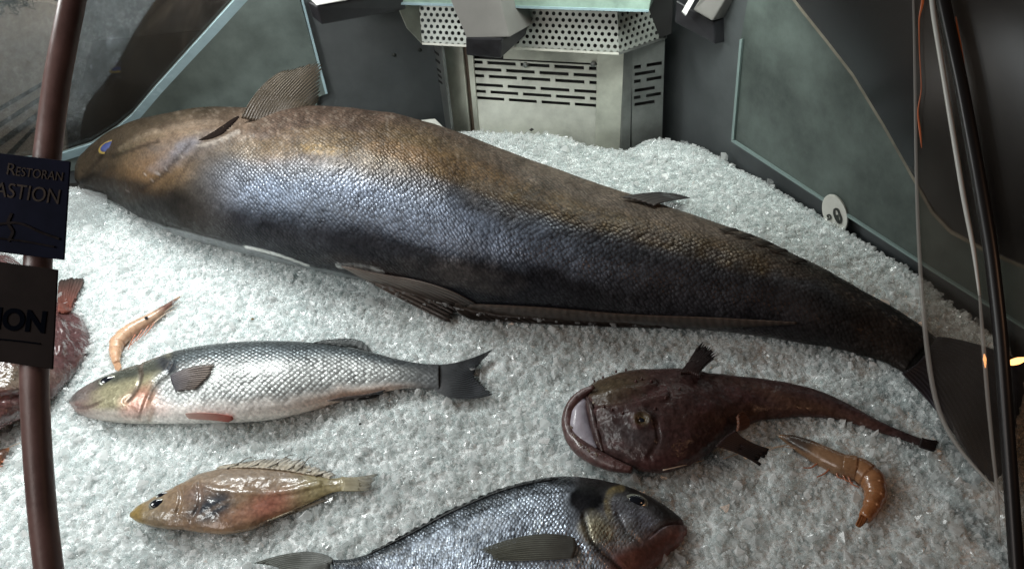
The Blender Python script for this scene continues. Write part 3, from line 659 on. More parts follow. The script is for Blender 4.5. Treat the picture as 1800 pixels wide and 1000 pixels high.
fin('tail_fin', [(1648, 592), (1630, 618), (1610, 640), (1585, 656)], [(1720, 606), (1700, 660), (1668, 690), (1618, 690)], [(1810, 640), (1790, 740), (1752, 848), (1655, 732)], big, M['fin_solid'], (0.03, 0.027, 0.03), (0.02, 0.02, 0.03), nu=50, rays=18, zfun=tail_z, rag=0.03)

# ------------------------------------------------------------------ sea bass
bass = thing('silver_fish', 'slim silver fish with olive gold head and dark forked tail', 'fish')
BASS_ST = [(122, 702, 123, 712), (133, 691, 132, 725), (150, 679, 150, 734), (180, 663, 182, 742), (215, 650, 220, 746), (262, 634, 268, 747), (310, 617, 320, 747), (360, 607, 370, 746), (420, 601, 430, 744), (480, 599, 490, 737), (540, 601, 545, 723),
           (600, 607, 600, 706), (655, 619, 655, 694), (705, 632, 706, 684), (745, 639, 746, 683), (772, 640, 772, 685)]
def bass_col(X, Y, s, c):
    p = Paint(X, Y, (0.53, 0.55, 0.54), (1, 0.40, 0.42))
    top = np.interp(X, [t[0] for t in BASS_ST], [t[1] for t in BASS_ST]); bot = np.interp(X, [t[2] for t in BASS_ST], [t[3] for t in BASS_ST]); v = (Y - top) / (bot - top + 1)
    n1 = fbm(X / 26, Y / 18, 4) - 0.5
    p.mix(1 - sm(0.10, 0.36, v + 0.1 * n1), (0.16, 0.19, 0.205), (1, 0.5, 0.32))
    p.mix(1 - sm(0.0, 0.12, v + 0.05 * n1), (0.08, 0.095, 0.10))
    p.mix(sm(0.64, 0.80, v + 0.12 * n1), (0.86, 0.83, 0.79), (0.30, 0.02, 0.42))
    p.mix(sm(0.72, 0.9, v + 0.15 * n1) * sm(460, 600, X) * (1 - sm(690, 750, X)) * .8, (0.55, 0.36, 0.26), (0.2, 0.05, 0.35))
    p.mix(sm(640, 770, X) * .85, (0.11, 0.12, 0.125), (0.6, 0.3, 0.36))
    p.mix(sm(700, 766, X + 16 * n1) * .95, (0.075, 0.08, 0.084), (0.25, 0.1, 0.45))
    head = 1 - sm(-10, 12, X - np.interp(Y, [600, 640, 670, 700, 745], [300, 292, 268, 272, 262]))
    p.mix(head, (0.40, 0.37, 0.24), (0.05, 0.35, 0.30))
    p.mix(head * (1 - sm(0.14, 0.30, v + 0.15 * n1)), (0.075, 0.08, 0.065), (0.0, 0.2, 0.3))
    p.mix(head * sm(0.62, 0.80, v), (0.52, 0.48, 0.43), (0, 0.1, 0.35))
    p.mix(1 - sm(135, 190, X + 20 * n1), (0.22, 0.165, 0.15), (0, 0.05, 0.35))
    p.mix((1 - sm(122, 180, X)) * (1 - sm(.3, .5, v)), (0.10, 0.09, 0.085))
    p.mix(p.line([(135, 712), (152, 716), (170, 710)], 5) * .5, (0.14, 0.08, 0.075))
    p.mix(p.spot(245, 705, 30, 20, .7, -.6) * .8, (0.46, 0.19, 0.14), (0, .1, .3))
    p.mix(p.spot(282, 716, 20, 14, .8) * .5, (0.5, 0.30, 0.25))
    p.mix(p.line([(246, 642), (248, 662), (240, 685), (226, 704)], 6) * .8, (0.09, 0.07, 0.055))
    p.mix(p.line([(304, 640), (292, 660), (270, 680), (262, 700)], 5) * .75, (0.07, 0.065, 0.055))
    p.mix(p.spot(295, 642, 22, 12, .5, .5) * .9, (0.04, 0.045, 0.055), (0.1, .3, .25))
    p.mix(p.line([(262, 690), (270, 715), (262, 738)], 5) * .45, (0.30, 0.19, 0.15))
    p.mottle(16, 0.2)
    p.mix(p.line([(310, 652), (450, 655), (600, 652), (760, 661)], 2.5) * .3, (0.25, 0.26, 0.26))
    return p.out()
def bass_rel(X, Y, s, c, sa):
    p = Paint(X, Y, (0, 0, 0), (0, 0, 0)); r = np.zeros_like(X)
    r -= 0.0016 * p.line([(304, 636), (292, 660), (270, 680), (258, 705), (248, 735)], 6)
    r -= 0.0012 * p.line([(246, 640), (248, 662), (240, 685), (220, 706)], 5)
    r -= 0.0014 * p.line([(128, 716), (150, 718), (176, 708)], 4)
    r += 0.0012 * p.spot(270, 668, 22, 26, .8) + 0.0012 * p.spot(215, 690, 30, 20, .8)
    return r
M['skin_bass'] = fish_mat('silver_skin', 0.0047, 1.05, 0.0011, 0.25, 0.55, coat=0.3, coat_rough=0.16, wet=(45, 0.002), dark=0.45)
fish_body('body', BASS_ST, lambda q: (0.50 - 0.12 * q) * (1 - 0.45 * sm(0.86, 1.0, q)), bass_col, M['skin_bass'], bass, tail_lift=0.0095, rise=0.78, n=320, k=128, relief=bass_rel)
B1 = [BVHS[-1]]
eye(bass, 189, 668, 16, 10, -0.45, M['eye_silver'], M['eye_dark'], 0.74, B1, 0.35)
fin('pectoral_fin', [(299, 661), (302, 672), (309, 687)], [(332, 646), (334, 660), (326, 684)], [(381, 639), (372, 656), (346, 683)], bass, M['fin_soft'], (0.075, 0.07, 0.085), (0.26, 0.21, 0.18), nu=60, rays=11, lift=0.003, rag=0.14, thick=0.0007)
fin('pelvic_fin', [(326, 727), (328, 731), (332, 735)], [(368, 726), (368, 732), (370, 738)], [(408, 732), (410, 736), (402, 741)], bass, M['fin_solid'], (0.62, 0.42, 0.36), (0.46, 0.12, 0.09), rays=6, lift=0.004)
fin('dorsal_fin', [(552, 602), (590, 606), (625, 612), (656, 619)], [(566, 599), (598, 600), (630, 604), (653, 617)], [(580, 597), (606, 595), (636, 600), (651, 613)], bass, M['fin'], (0.05, 0.055, 0.055), (0.07, 0.08, 0.08), rays=9, lift=0.003, nv=8)
fin('anal_fin', [(575, 704), (600, 698), (640, 694)], [(600, 704), (625, 699), (655, 691)], [(640, 702), (662, 697), (677, 685)], bass, M['fin_solid'], (0.16, 0.13, 0.12), (0.04, 0.045, 0.05), rays=7, lift=0.003, nv=8)
fin('tail_fin', [(762, 641), (764, 650), (765, 662), (764, 674), (762, 683)], [(812, 635), (806, 645), (800, 661), (806, 682), (806, 700)], [(870, 612), (848, 636), (836, 656), (852, 676), (871, 692)], bass, M['fin'], (0.085, 0.09, 0.095), (0.03, 0.034, 0.04), nu=110, nv=24, rays=22, zfun=tail_from(0.0130, 0.0095), rag=0.10, thick=0.0008)

# ------------------------------------------------------------------ small pale fish
pale = thing('pale_fish', 'small pale tan translucent fish with ragged spiny back fin', 'fish')
PALE_ST = [(229, 900, 228, 908), (240, 890, 240, 916), (262, 877, 262, 924), (290, 864, 290, 930), (320, 849, 322, 932), (355, 831, 355, 937), (400, 822, 400, 939), (440, 820, 438, 932), (480, 822, 476, 914), (520, 828, 516, 897), (555, 836, 552, 881), (585, 840, 583, 866), (610, 838, 608, 862)]
def pale_col(X, Y, s, c):
    p = Paint(X, Y, (0.29, 0.19, 0.115), (0.12, 0.0, 0.36))
    n1 = fbm(X / 22, Y / 14, 4) - 0.5
    p.mix(1 - sm(838, 856, Y + 10 * n1), (0.29, 0.215, 0.15))
    p.mix(1 - sm(255, 330, X + 20 * n1), (0.29, 0.22, 0.14)); p.mix(1 - sm(236, 266, X + 20 * n1), (0.26, 0.18, 0.06))
    p.mix(p.spot(372, 890, 38, 22, .6, -.4), (0.045, 0.052, 0.065), (0, 0.0, 0.25))
    p.mix(p.spot(345, 868, 22, 14, .8, -.4) * .5, (0.20, 0.15, 0.15))
    p.mix(p.spot(470, 888, 34, 18, .9, -.3) * .7, (0.46, 0.15, 0.11)); p.mix(p.spot(430, 905, 40, 14, .9, -.3) * .5, (0.42, 0.20, 0.14))
    p.mix(p.line([(320, 930), (355, 905), (400, 880), (470, 862), (560, 850)], 5) * .35, (0.36, 0.25, 0.17))
    p.mix(p.line([(330, 926), (345, 905), (352, 880), (340, 862)], 4) * .5, (0.18, 0.12, 0.09))
    p.mix(sm(500, 560, X), (0.30, 0.25, 0.13)); p.mix(p.spot(530, 830, 6, 4) * .7, (.25, .08, .06)); p.mix(p.spot(500, 823, 8, 4) * .5, (.35, .15, .10))
    p.mottle(14, 0.22); return p.out()
def pale_rel(X, Y, s, c, sa):
    p = Paint(X, Y, (0, 0, 0), (0, 0, 0)); r = 0.0016 * (fbm(X / 26, Y / 12, 4) - 0.5)
    r -= 0.0016 * p.line([(316, 855), (318, 875), (312, 900)], 5) + 0.0014 * p.line([(350, 850), (352, 880), (335, 915)], 5)
    r += 0.0014 * p.line([(345, 853), (420, 866), (500, 864), (560, 850)], 8)
    return r
M['skin_pale'] = fish_mat('pale_skin', 0.003, 1.0, 0.0004, 0.4, 0.2, coat=0.5, coat_rough=0.07, wet=(70, 0.0018), dark=0.85)
fish_body('body', PALE_ST, lambda q: (0.42 - 0.14 * q) * (1 - 0.4 * sm(0.88, 1.0, q)), pale_col, M['skin_pale'], pale, tail_lift=0.006, z0=0.005, rise=0.75, n=220, k=96, relief=pale_rel)
B2 = [BVHS[-1]]
eye(pale, 276, 885, 15, 10, -0.35, M['eye_silver'], M['eye_dark'], 0.78, B2, 0.4); eye(pale, 286, 869, 13, 5, -0.35, M['eye_silver'], M['eye_dark'], 0.8, B2, 0.3)
fin('dorsal_fin', [(380, 823), (430, 821), (500, 826), (580, 841)], [(395, 817), (445, 812), (515, 814), (585, 836)], [(412, 818), (462, 806), (535, 808), (598, 836)], pale, M['fin_clear'], (0.50, 0.44, 0.34), (0.40, 0.38, 0.33), nu=60, nv=8, rays=22, lift=0.003, rag=0.5)
for (x0, y0, x1, y1) in ((400, 823, 443, 803), (440, 821, 470, 807), (470, 822, 515, 799), (505, 826, 533, 806), (520, 829, 549, 802), (536, 832, 560, 822), (555, 836, 585, 826)):
    strand('fin_spine', [(x0, y0), (0.6 * x0 + 0.4 * x1, y0 - (y0 - y1) * 0.35), (0.25 * x0 + 0.75 * x1, y1 + 2), (x1, y1)], 0.0009, 0.0003, M['hair'], pale, 0.003)
fin('anal_fin', [(470, 915), (510, 899), (560, 880)], [(485, 911), (525, 897), (572, 878)], [(500, 908), (545, 893), (585, 876)], pale, M['fin_clear'], (0.45, 0.38, 0.28), (0.35, 0.33, 0.28), nu=30, nv=6, rays=10, lift=0.003, rag=0.3)
fin('tail_fin', [(600, 838), (603, 850), (600, 862)], [(632, 838), (636, 848), (634, 862)], [(672, 830), (664, 842), (652, 858)], pale, M['fin_clear'], (0.40, 0.35, 0.22), (0.32, 0.31, 0.26), nu=30, rays=10, zfun=tail_from(0.0135, 0.008), rag=0.35)

# ------------------------------------------------------------------ bream
bream = thing('bream', 'deep bodied bluish silver fish with black and gold patches behind its eye', 'fish')
BREAM_ST = [(1208, 924, 1207, 938), (1201, 914, 1198, 952), (1185, 900, 1178, 972), (1160, 882, 1150, 1000), (1120, 861, 1112, 1035), (1070, 846, 1064, 1065), (1010, 838, 1008, 1090), (950, 842, 952, 1108), (900, 855, 905, 1115), (850, 873, 860, 1115), (800, 895, 815, 1105),
            (750, 920, 770, 1085), (700, 947, 725, 1062), (650, 972, 680, 1040), (610, 983, 630, 1022), (580, 982, 590, 1016)]
def bream_col(X, Y, s, c):
    p = Paint(X, Y, (0.56, 0.65, 0.77), (1, 0.40, 0.34))
    top = np.interp(-X, [-t[0] for t in BREAM_ST], [t[1] for t in BREAM_ST]); v = Y - top
    n1 = fbm(X / 30, Y / 20, 4) - 0.5; n2 = fbm(X / 7, Y / 34, 4) - 0.5
    p.c *= (1 + 0.9 * n2)[:, None]
    p.mix(1 - sm(4, 34, v + 20 * n1), (0.055, 0.065, 0.075), (0.9, 0.4, 0.3))
    for k in range(7):
        y0 = 905 + k * 16
        p.mix(p.line([(1000, y0), (900, y0 + 8), (800, y0 + 30), (680, y0 + 74)], 4) * .28, (0.13, 0.16, 0.22))
    head = sm(-12, 14, X - np.interp(Y, [835, 880, 930, 970, 1000], [1010, 1020, 1012, 1040, 1060]))
    p.mix(head, (0.30, 0.31, 0.34), (0.35, 0.40, 0.28))
    p.mix(p.spot(1030, 878, 36, 32, .45) * 1.05, (0.008, 0.008, 0.010), (0.15, 0.0, 0.7)); p.mix(p.spot(1018, 918, 18, 28, .7) * .6, (0.03, 0.03, 0.035), (.3, .1, .5))
    p.mix(head * (1 - sm(6, 36, v + 12 * n1)), (0.022, 0.022, 0.023), (0.1, 0.1, 0.4))
    p.mix(p.line([(1088, 857), (1070, 866), (1066, 890), (1074, 915), (1072, 945)], 12) * .85, (0.42, 0.33, 0.14), (0.2, 0.3, 0.4)) if False else p.mix(p.line([(1092, 857), (1074, 864), (1068, 890), (1075, 915), (1072, 945)], 9) * (0.05 + 0.9 * fbm(X / 8, Y / 8, 3)), (0.46, 0.36, 0.14), (0.2, 0.3, 0.4))
    p.mix(p.spot(1050, 930, 26, 24, .6) * .8, (0.60, 0.55, 0.36), (0.7, .35, .3))
    p.mix(p.spot(1120, 915, 40, 26, .8, .4) * .7, (0.27, 0.29, 0.38), (0.5, .4, .30)); p.mix(p.spot(1095, 935, 26, 30, .8) * .6 * (.4 + fbm(X / 6, Y / 6, 3)), (0.55, 0.56, 0.55), (.7, .4, .3))
    p.mix(p.spot(1165, 905, 40, 14, .7, .7) * .8, (0.03, 0.03, 0.034), (0, .1, .35)); p.mix(p.spot(1130, 885, 50, 24, .8, .4) * .5, (0.06, 0.055, 0.05), (.1, .2, .35))
    p.mix(sm(-16, 22, Y + 14 * n1 - np.interp(X, [1060, 1110, 1150, 1175, 1210], [968, 958, 936, 920, 916])) * sm(1050, 1090, X), (0.20, 0.085, 0.070), (0.05, 0.05, 0.4))
    p.mix(p.line([(1150, 936), (1170, 921), (1206, 917)], 4) * .8, (0.05, 0.025, 0.025))
    p.mix(p.line([(1030, 915), (1036, 945), (1075, 985), (1090, 1000)], 5) * .85, (0.03, 0.03, 0.03))
    p.mix(p.line([(1085, 905), (1100, 930), (1120, 950)], 3) * .6, (0.06, 0.06, 0.07))
    p.mix(p.line([(1000, 862), (920, 872), (840, 898), (740, 945)], 3) * .7, (0.04, 0.05, 0.06))
    p.mottle(10, 0.3, 3); p.mottle(30, .4); return p.out()
def bream_rel(X, Y, s, c, sa):
    p = Paint(X, Y, (0, 0, 0), (0, 0, 0)); r = 0.002 * (fbm(X / 40, Y / 40, 3) - 0.5)
    r -= 0.0022 * p.line([(1026, 905), (1036, 945), (1075, 985), (1100, 1010)], 7) + 0.002 * p.line([(1140, 942), (1168, 922), (1208, 917)], 5)
    r -= 0.0014 * p.line([(1085, 900), (1100, 930), (1125, 955)], 5); r += 0.002 * p.spot(1050, 930, 26, 34, .8) + 0.002 * p.spot(1180, 945, 30, 20, .8)
    return r
M['skin_bream'] = fish_mat('bream_skin', 0.0044, 0.6, 0.0014, 0.6, 1.3, coat=0.12, coat_rough=0.16, wet=(50, 0.002), dark=0.5)
fish_body('body', BREAM_ST, lambda q: 0.42 - 0.10 * q, bream_col, M['skin_bream'], bream, tail_lift=0.006, rise=0.72, n=300, k=140, relief=bream_rel)
B3 = [BVHS[-1]]
eye(bream, 1119, 880, 21, 14, 0.25, M['eye_silver'], M['eye_dark'], 0.7, B3, 0.4)
fin('pectoral_fin', [(1010, 945), (1014, 958), (1008, 980)], [(935, 940), (928, 955), (940, 984)], [(843, 966), (850, 971), (868, 984)], bream, M['fin_soft'], (0.13, 0.135, 0.125), (0.20, 0.205, 0.16), nu=60, nv=24, rays=12, lift=0.003, rag=0.10, thick=0.0007)
fin('dorsal_fin', [(980, 841), (900, 857), (800, 897), (700, 949), (650, 973)], [(979, 839), (899, 854), (799, 893), (699, 946), (649, 971)], [(976, 837), (897, 852), (796, 890), (696, 943), (647, 970)], bream, M['fin_solid'], (0.025, 0.028, 0.03), (0.015, 0.017, 0.018), nu=90, nv=6, rays=22, lift=0.002, rag=0.8, thick=0.0008)
fin('tail_fin', [(585, 982), (580, 996), (586, 1014)], [(530, 970), (525, 992), (530, 1025)], [(446, 990), (490, 1000), (455, 1050)], bream, M['fin'], (0.17, 0.18, 0.17), (0.11, 0.12, 0.10), rays=16, lift=0.006, nu=50, rag=0.05)

# ------------------------------------------------------------------ monkfish
monk = thing('monkfish', 'dark red brown monkfish with a wide gaping mouth and thin tail', 'fish')
MONK_ST = [(1022, 690, 1046, 792), (1032, 680, 1064, 806), (1052, 668, 1088, 817), (1082, 657, 1118, 827), (1120, 650, 1150, 832), (1165, 648, 1185, 829), (1210, 650, 1222, 815), (1255, 656, 1255, 792), (1300, 661, 1288, 766), (1350, 667, 1330, 742),
           (1400, 675, 1378, 735), (1450, 690, 1428, 733), (1500, 714, 1480, 739), (1545, 739, 1530, 755), (1590, 759, 1580, 771), (1622, 771, 1615, 783), (1640, 776, 1636, 789)]
def monk_col(X, Y, s, c):
    p = Paint(X, Y, (0.058, 0.032, 0.030), (0.25, 0.0, 0.34)); n1 = fbm(X / 40, Y / 30, 4) - 0.5
    p.mix(p.spot(1075, 680, 50, 26, .8, -.3) * .7, (0.085, 0.066, 0.036)); p.mix(p.spot(1110, 760, 50, 30, .9) * .6, (0.042, 0.038, 0.040))
    p.mix(sm(0.1, 0.4, n1 * 2), (0.070, 0.035, 0.034)); p.mix(p.spot(1310, 730, 90, 14, .9, -.1, .6) * .35, (0.09, 0.043, 0.02)); p.mix(p.spot(1170, 820, 90, 16, .9, -.1, .5) * .3, (0.10, 0.035, 0.032))
    p.mix(p.spot(1420, 712, 120, 10, .9, .3) * .4, (0.11, 0.055, 0.03)); p.mix(sm(1540, 1640, X) * .7, (0.030, 0.022, 0.022))
    p.mix(p.spot(1128, 738, 13, 9, .4) * .7, (0.10, 0.075, 0.03))
    p.mottle(9, 0.35); return p.out()
def monk_rel(X, Y, s, c, sa):
    p = Paint(X, Y, (0, 0, 0), (0, 0, 0)); r = 0.0026 * (fbm(X / 26, Y / 18, 4) - 0.5)
    for l, a in (([(1040, 700), (1090, 690), (1150, 672)], .0022), ([(1048, 722), (1100, 714), (1170, 695)], .002), ([(1056, 750), (1090, 735), (1130, 720)], .0016), ([(1110, 738), (1128, 728), (1148, 738)], .002)):
        r += a * p.line(l, 9)
    r -= 0.0016 * p.line([(1044, 712), (1100, 704), (1165, 684)], 7) + 0.0014 * p.line([(1150, 735), (1158, 770), (1140, 805)], 6)
    r += 0.003 * p.spot(1085, 683, 26, 12, .8, -.3) + 0.004 * p.spot(1126, 738, 20, 13, .8)
    r -= 0.003 * p.spot(1128, 739, 9, 6, .5)
    return r * sm(1480, 1350, X)
M['skin_monk'] = fish_mat('monk_skin', 0.004, 1.0, 0.0005, 0.9, 0.5, coat=0.22, coat_rough=0.14, wet=(110, 0.0016), dark=0.8)
fish_body('body', MONK_ST, lambda q: 0.42 + 0.25 * sm(.4, .9, q), monk_col, M['skin_monk'], monk, rise=0.72, z0=0.004, n=300, k=128, relief=monk_rel)
B4 = [BVHS[-1]]
eye(monk, 1128, 738, 10, 7, 0.3, M['eye_gold'], M['eye_dark'], 0.6, B4, 0.3)
# the jutting lower jaw, a fleshy crescent, and the pale tongue inside it
def on_ice(px, py, z): return gnd(px, py, z)
M['jaw'] = mat('jaw_skin', (0.085, 0.038, 0.035), rough=0.42, coat=0.2, noise=(130, 0.55, 1.35), bump=(140, 0.002))
M['lip'] = mat('upper_lip', (0.05, 0.025, 0.024), rough=0.4, coat=0.2, noise=(150, .5, 1.4), bump=(160, .002))
M['tongue'] = mat('tongue', (0.36, 0.33, 0.38), rough=0.4, coat=0.3, noise=(80, 0.8, 1.15), bump=(60, 0.002))
tube('lower_jaw', [on_ice(*q) for q in ((1044, 680, .040), (1030, 687, .034), (1012, 702, .026), (1001, 722, .02), (998, 745, .016), (1006, 770, .014), (1024, 790, .016), (1050, 806, .02), (1082, 819, .022), (1110, 826, .024))], [.002, .004, .0056, .0062, .0066, .0072, .0078, .0076, .006, .003], M['jaw'], monk, n=60, k=18, ridge=lambda s: 1 + 0.05 * (fbm(s * 14, s * 3, 3) - 0.5))
tube('tongue', [on_ice(*q) for q in ((1028, 702, .028), (1020, 722, .022), (1020, 748, .019), (1032, 772, .018), (1048, 790, .02))], [.003, .0085, .0108, .0085, .002], M['tongue'], monk, n=40, k=18, flat=0.7)
tube('upper_lip', [hit(*q, .001, B4) for q in ((1030, 690), (1038, 712), (1044, 740), (1052, 768), (1060, 795))], [.0022, .0028, .003, .0028, .002], M['lip'], monk, n=40, k=10)
M['tooth'] = mat('tooth', (0.55, 0.50, 0.40), rough=0.3, coat=0.4)
for (x, y, z, up) in ((1044, 706, .048, 0), (1041, 722, .047, 0), (1046, 742, .046, 0), (1049, 757, .046, 0), (1052, 772, .046, 0), (1012, 768, .026, 1), (1022, 782, .026, 1), (1036, 793, .028, 1), (1006, 752, .026, 1), (1050, 800, .03, 1)):
    a = hit(x, y, 0.0, B4) if not up else on_ice(x, y, z)
    tube('tooth', [a, a + np.array([-0.002, -0.001, -0.004 if not up else 0.005])], [0.0011, 0.0003], M['tooth'], monk, n=5, k=6)
for (x, y, r) in ((1083, 654, 1), (1100, 651, 1), (1060, 664, 1), (1045, 671, 1), (1118, 671, 1.3), (1145, 671, 1.4), (1128, 667, 1), (1095, 727, 1), (1076, 721, .8), (1152, 719, 1.2), (1170, 700, 1), (1195, 684, 1), (1062, 716, .8)):
    a = hit(x, y, 0.0, B4); tube('skin_spine', [a, a + np.array([0, 0, 0.003])], [0.0014 * r, 0.0005], M['jaw'], monk, n=5, k=7)
def pz(z0, z1): return lambda px, py, t, u: gnd(px, py, z0 + (z1 - z0) * t)
fin('pectoral_fin', [(1196, 657), (1212, 656), (1230, 662)], [(1213, 634), (1223, 636), (1236, 645)], [(1233, 600), (1247, 606), (1265, 622)], monk, M['fin_solid'], (0.040, 0.021, 0.02), (0.02, 0.014, 0.014), nu=70, rays=9, zfun=pz(.05, .03), rag=0.26, thick=0.003)
fin('pectoral_fin', [(1258, 784), (1272, 770), (1292, 756)], [(1300, 797), (1306, 784), (1316, 776)], [(1337, 819), (1344, 806), (1356, 790)], monk, M['fin_solid'], (0.040, 0.021, 0.02), (0.018, 0.014, 0.014), nu=70, rays=9, zfun=pz(.038, .022), rag=0.26, thick=0.003)
fin('pelvic_fin', [(1296, 730), (1298, 745), (1296, 758)], [(1302, 726), (1306, 742), (1306, 756)], [(1308, 728), (1316, 740), (1314, 752)], monk, M['fin_solid'], (0.12, 0.05, 0.03), (0.13, 0.055, 0.03), rays=4, zfun=pz(.038, .026), thick=0.003)
fin('tail_fin', [(1620, 771), (1618, 777), (1616, 783)], [(1634, 775), (1632, 781), (1630, 788)], [(1649, 776), (1646, 784), (1644, 792)], monk, M['fin_solid'], (0.028, 0.02, 0.02), (0.015, 0.012, 0.012), rays=4, zfun=pz(.016, .012), rag=0.1, thick=0.003)
strand('barbel', [(1272, 806), (1300, 796), (1330, 790), (1356, 784)], 0.0006, 0.0003, M['hair_pale'], monk, 0.003)
strand('barbel', [(1165, 826), (1200, 818), (1240, 808)], 0.0006, 0.0003, M['hair_pale'], monk, 0.003)

# ------------------------------------------------------------------ glossy brown fish behind the signs
ray_ = thing('glossy_fish', 'wet purplish brown wide fish half hidden behind the dark signs', 'fish')
RAY_ST = [(-260, 560, -255, 700), (-200, 500, -190, 770), (-120, 455, -100, 800), (-40, 440, -20, 770), (30, 452, 28, 742), (70, 490, 66, 716), (100, 528, 98, 692), (126, 545, 124, 662), (145, 560, 144, 636), (158, 585, 158, 612)]
def ray_col(X, Y, s, c):
    p = Paint(X, Y, (0.10, 0.05, 0.05), (0.15, 0.0, 0.2)); n1 = fbm(X / 30, Y / 24, 4) - 0.5
    p.mix(sm(0.0, 0.3, n1), (0.13, 0.085, 0.08)); p.mix(p.spot(20, 665, 60, 20, .8) * .7, (0.20, 0.17, 0.12)); p.mix(p.line([(-60, 700), (0, 695), (60, 690)], 9), (0.16, 0.035, 0.035))
    p.mix(sm(640, 740, Y) * .6, (0.11, 0.05, 0.045)); p.mix(sm(90, 160, X) * .5, (0.10, 0.052, 0.056))
    p.mottle(12, 0.35); return p.out()
def ray_rel(X, Y, s, c, sa):
    p = Paint(X, Y, (0, 0, 0), (0, 0, 0)); r = 0.007 * (fbm(X / 24, Y / 18, 4) - 0.5)
    r -= 0.006 * p.line([(-60, 704), (0, 700), (70, 694)], 9); r += 0.004 * p.line([(-60, 690), (0, 684), (70, 676)], 9); r += 0.004 * p.line([(100, 560), (112, 580), (108, 620)], 9)
    return r
M['skin_ray'] = fish_mat('wet_brown_skin', 0.004, 1.0, 0.0004, 0.9, 0.4, coat=1.0, coat_rough=0.08, wet=(55, 0.006), dark=0.85)
fish_body('body', RAY_ST, lambda q: 0.36 - 0.10 * q, ray_col, M['skin_ray'], ray_, rise=0.72, n=160, k=96, relief=ray_rel)
fin('pectoral_fin', [(104, 548), (112, 550), (124, 548)], [(104, 518), (118, 520), (134, 522)], [(106, 492), (124, 488), (150, 489)], ray_, M['fin_solid'], (0.22, 0.07, 0.05), (0.05, 0.042, 0.038), rays=8, lift=0.004, rag=0.16, thick=0.004)

make_ice()

# ------------------------------------------------------------------ prawns
def prawn(name, label, path, rad, head_dir, cols, antennae, legs, fanpts, group):
    t = thing(name, label, 'prawn', group=group)
    z = 0.007
    P = [gnd(px, py, ice_h(*gnd(px, py)[:2]) + z) for px, py in path]
    P = np.array(P); n = 90
    k = int(len(P) * 0.45) + 1
    def pc(s, th, V):
        c0, c1 = np.array(cols[0]), np.array(cols[1]); c = c0[None] * (1 - s[:, None]) + c1[None] * s[:, None]
        c = c * (0.85 + 0.3 * fbm(V[:, 0] * 300, V[:, 1] * 300, 3))[:, None]
        return np.clip(c, 0, 0.9)
    seg = lambda s: 1 + 0.10 * (np.mod(s * 6, 1.0) - 0.5) - 0.10 * (np.mod(s * 6, 1.0) > 0.92)
    tube('tail_shell', P[k - 1:], rad[k - 1:], M['shrimp'], t, n=n, k=18, flat=0.95, col=pc, ridge=seg)
    def hc(s, th, V):
        c = np.array(cols[2])[None] * np.ones((len(s), 1)); d = sm(0.45, 0.7, s) * (1 - sm(0.85, 1.0, s)); d = d * (np.sin(th + 1) > -0.2)
        c = c * (1 - d[:, None]) + np.array(cols[3])[None] * d[:, None]
        return c * (0.8 + 0.4 * fbm(V[:, 0] * 350, V[:, 1] * 350, 3))[:, None]
    tube('head_shell', P[:k + 1][::-1], np.r_[rad[:k], rad[k] * 0.9][::-1], M['shrimp'], t, n=60, k=18, flat=0.9, col=hc)
    he = P[min(3, k)] + np.array([0, -0.004, 0.006])
    bm = bmesh.new(); bmesh.ops.create_uvsphere(bm, u_segments=10, v_segments=8, radius=0.0022); me = bpy.data.meshes.new('eye'); bm.to_mesh(me); bm.free(); me.materials.append(M['eye_dark'])
    eo = bpy.data.objects.new('eye', me); COL.objects.link(eo); eo.location = he; eo.parent = t
    for a in antennae:
        tube('antenna', [hit(x, y, 0.004) for x, y in a], np.linspace(0.0006, 0.0003, len(a)), M['hair_pale'], t, n=24, k=5)
    for a in legs:
        tube('leg', [hit(x, y, 0.003) for x, y in a], np.linspace(0.0010, 0.0005, len(a)), M['leg_red'], t, n=14, k=6)
    fin('tail_fan', *fanpts, t, M['fin_solid'], cols[1], np.array(cols[1]) * 0.9, nu=16, nv=8, rays=4, lift=0.005, thick=0.0015)
    return t
M['leg_red'] = mat('prawn_leg', (0.42, 0.16, 0.09), rough=0.3, coat=0.3)
prawn('prawn', 'small pale orange prawn bent on bright ice above the silver fish', [(316, 521), (300, 534), (280, 550), (262, 562), (240, 574), (220, 588), (206, 602), (203, 616), (203, 628), (205, 638)],
      [.0008, .003, .0058, .0072, .0085, .0092, .0088, .0072, .0056, .004], None, [(0.55, 0.36, 0.24), (0.60, 0.36, 0.22), (0.52, 0.34, 0.23), (0.17, 0.09, 0.07)],
      [[(296, 536), (310, 528), (322, 518)], [(285, 552), (300, 540), (318, 530)], [(270, 568), (290, 552), (312, 540)]], [[(262, 572), (250, 588), (240, 600)], [(250, 580), (240, 596), (230, 606)], [(272, 566), (262, 580), (254, 590)], [(238, 588), (230, 602), (225, 614)]],
      ([(200, 635), (205, 637), (210, 636)], [(201, 642), (206, 644), (212, 641)], [(203, 649), (208, 652), (213, 647)]), 'prawns scattered on the ice')
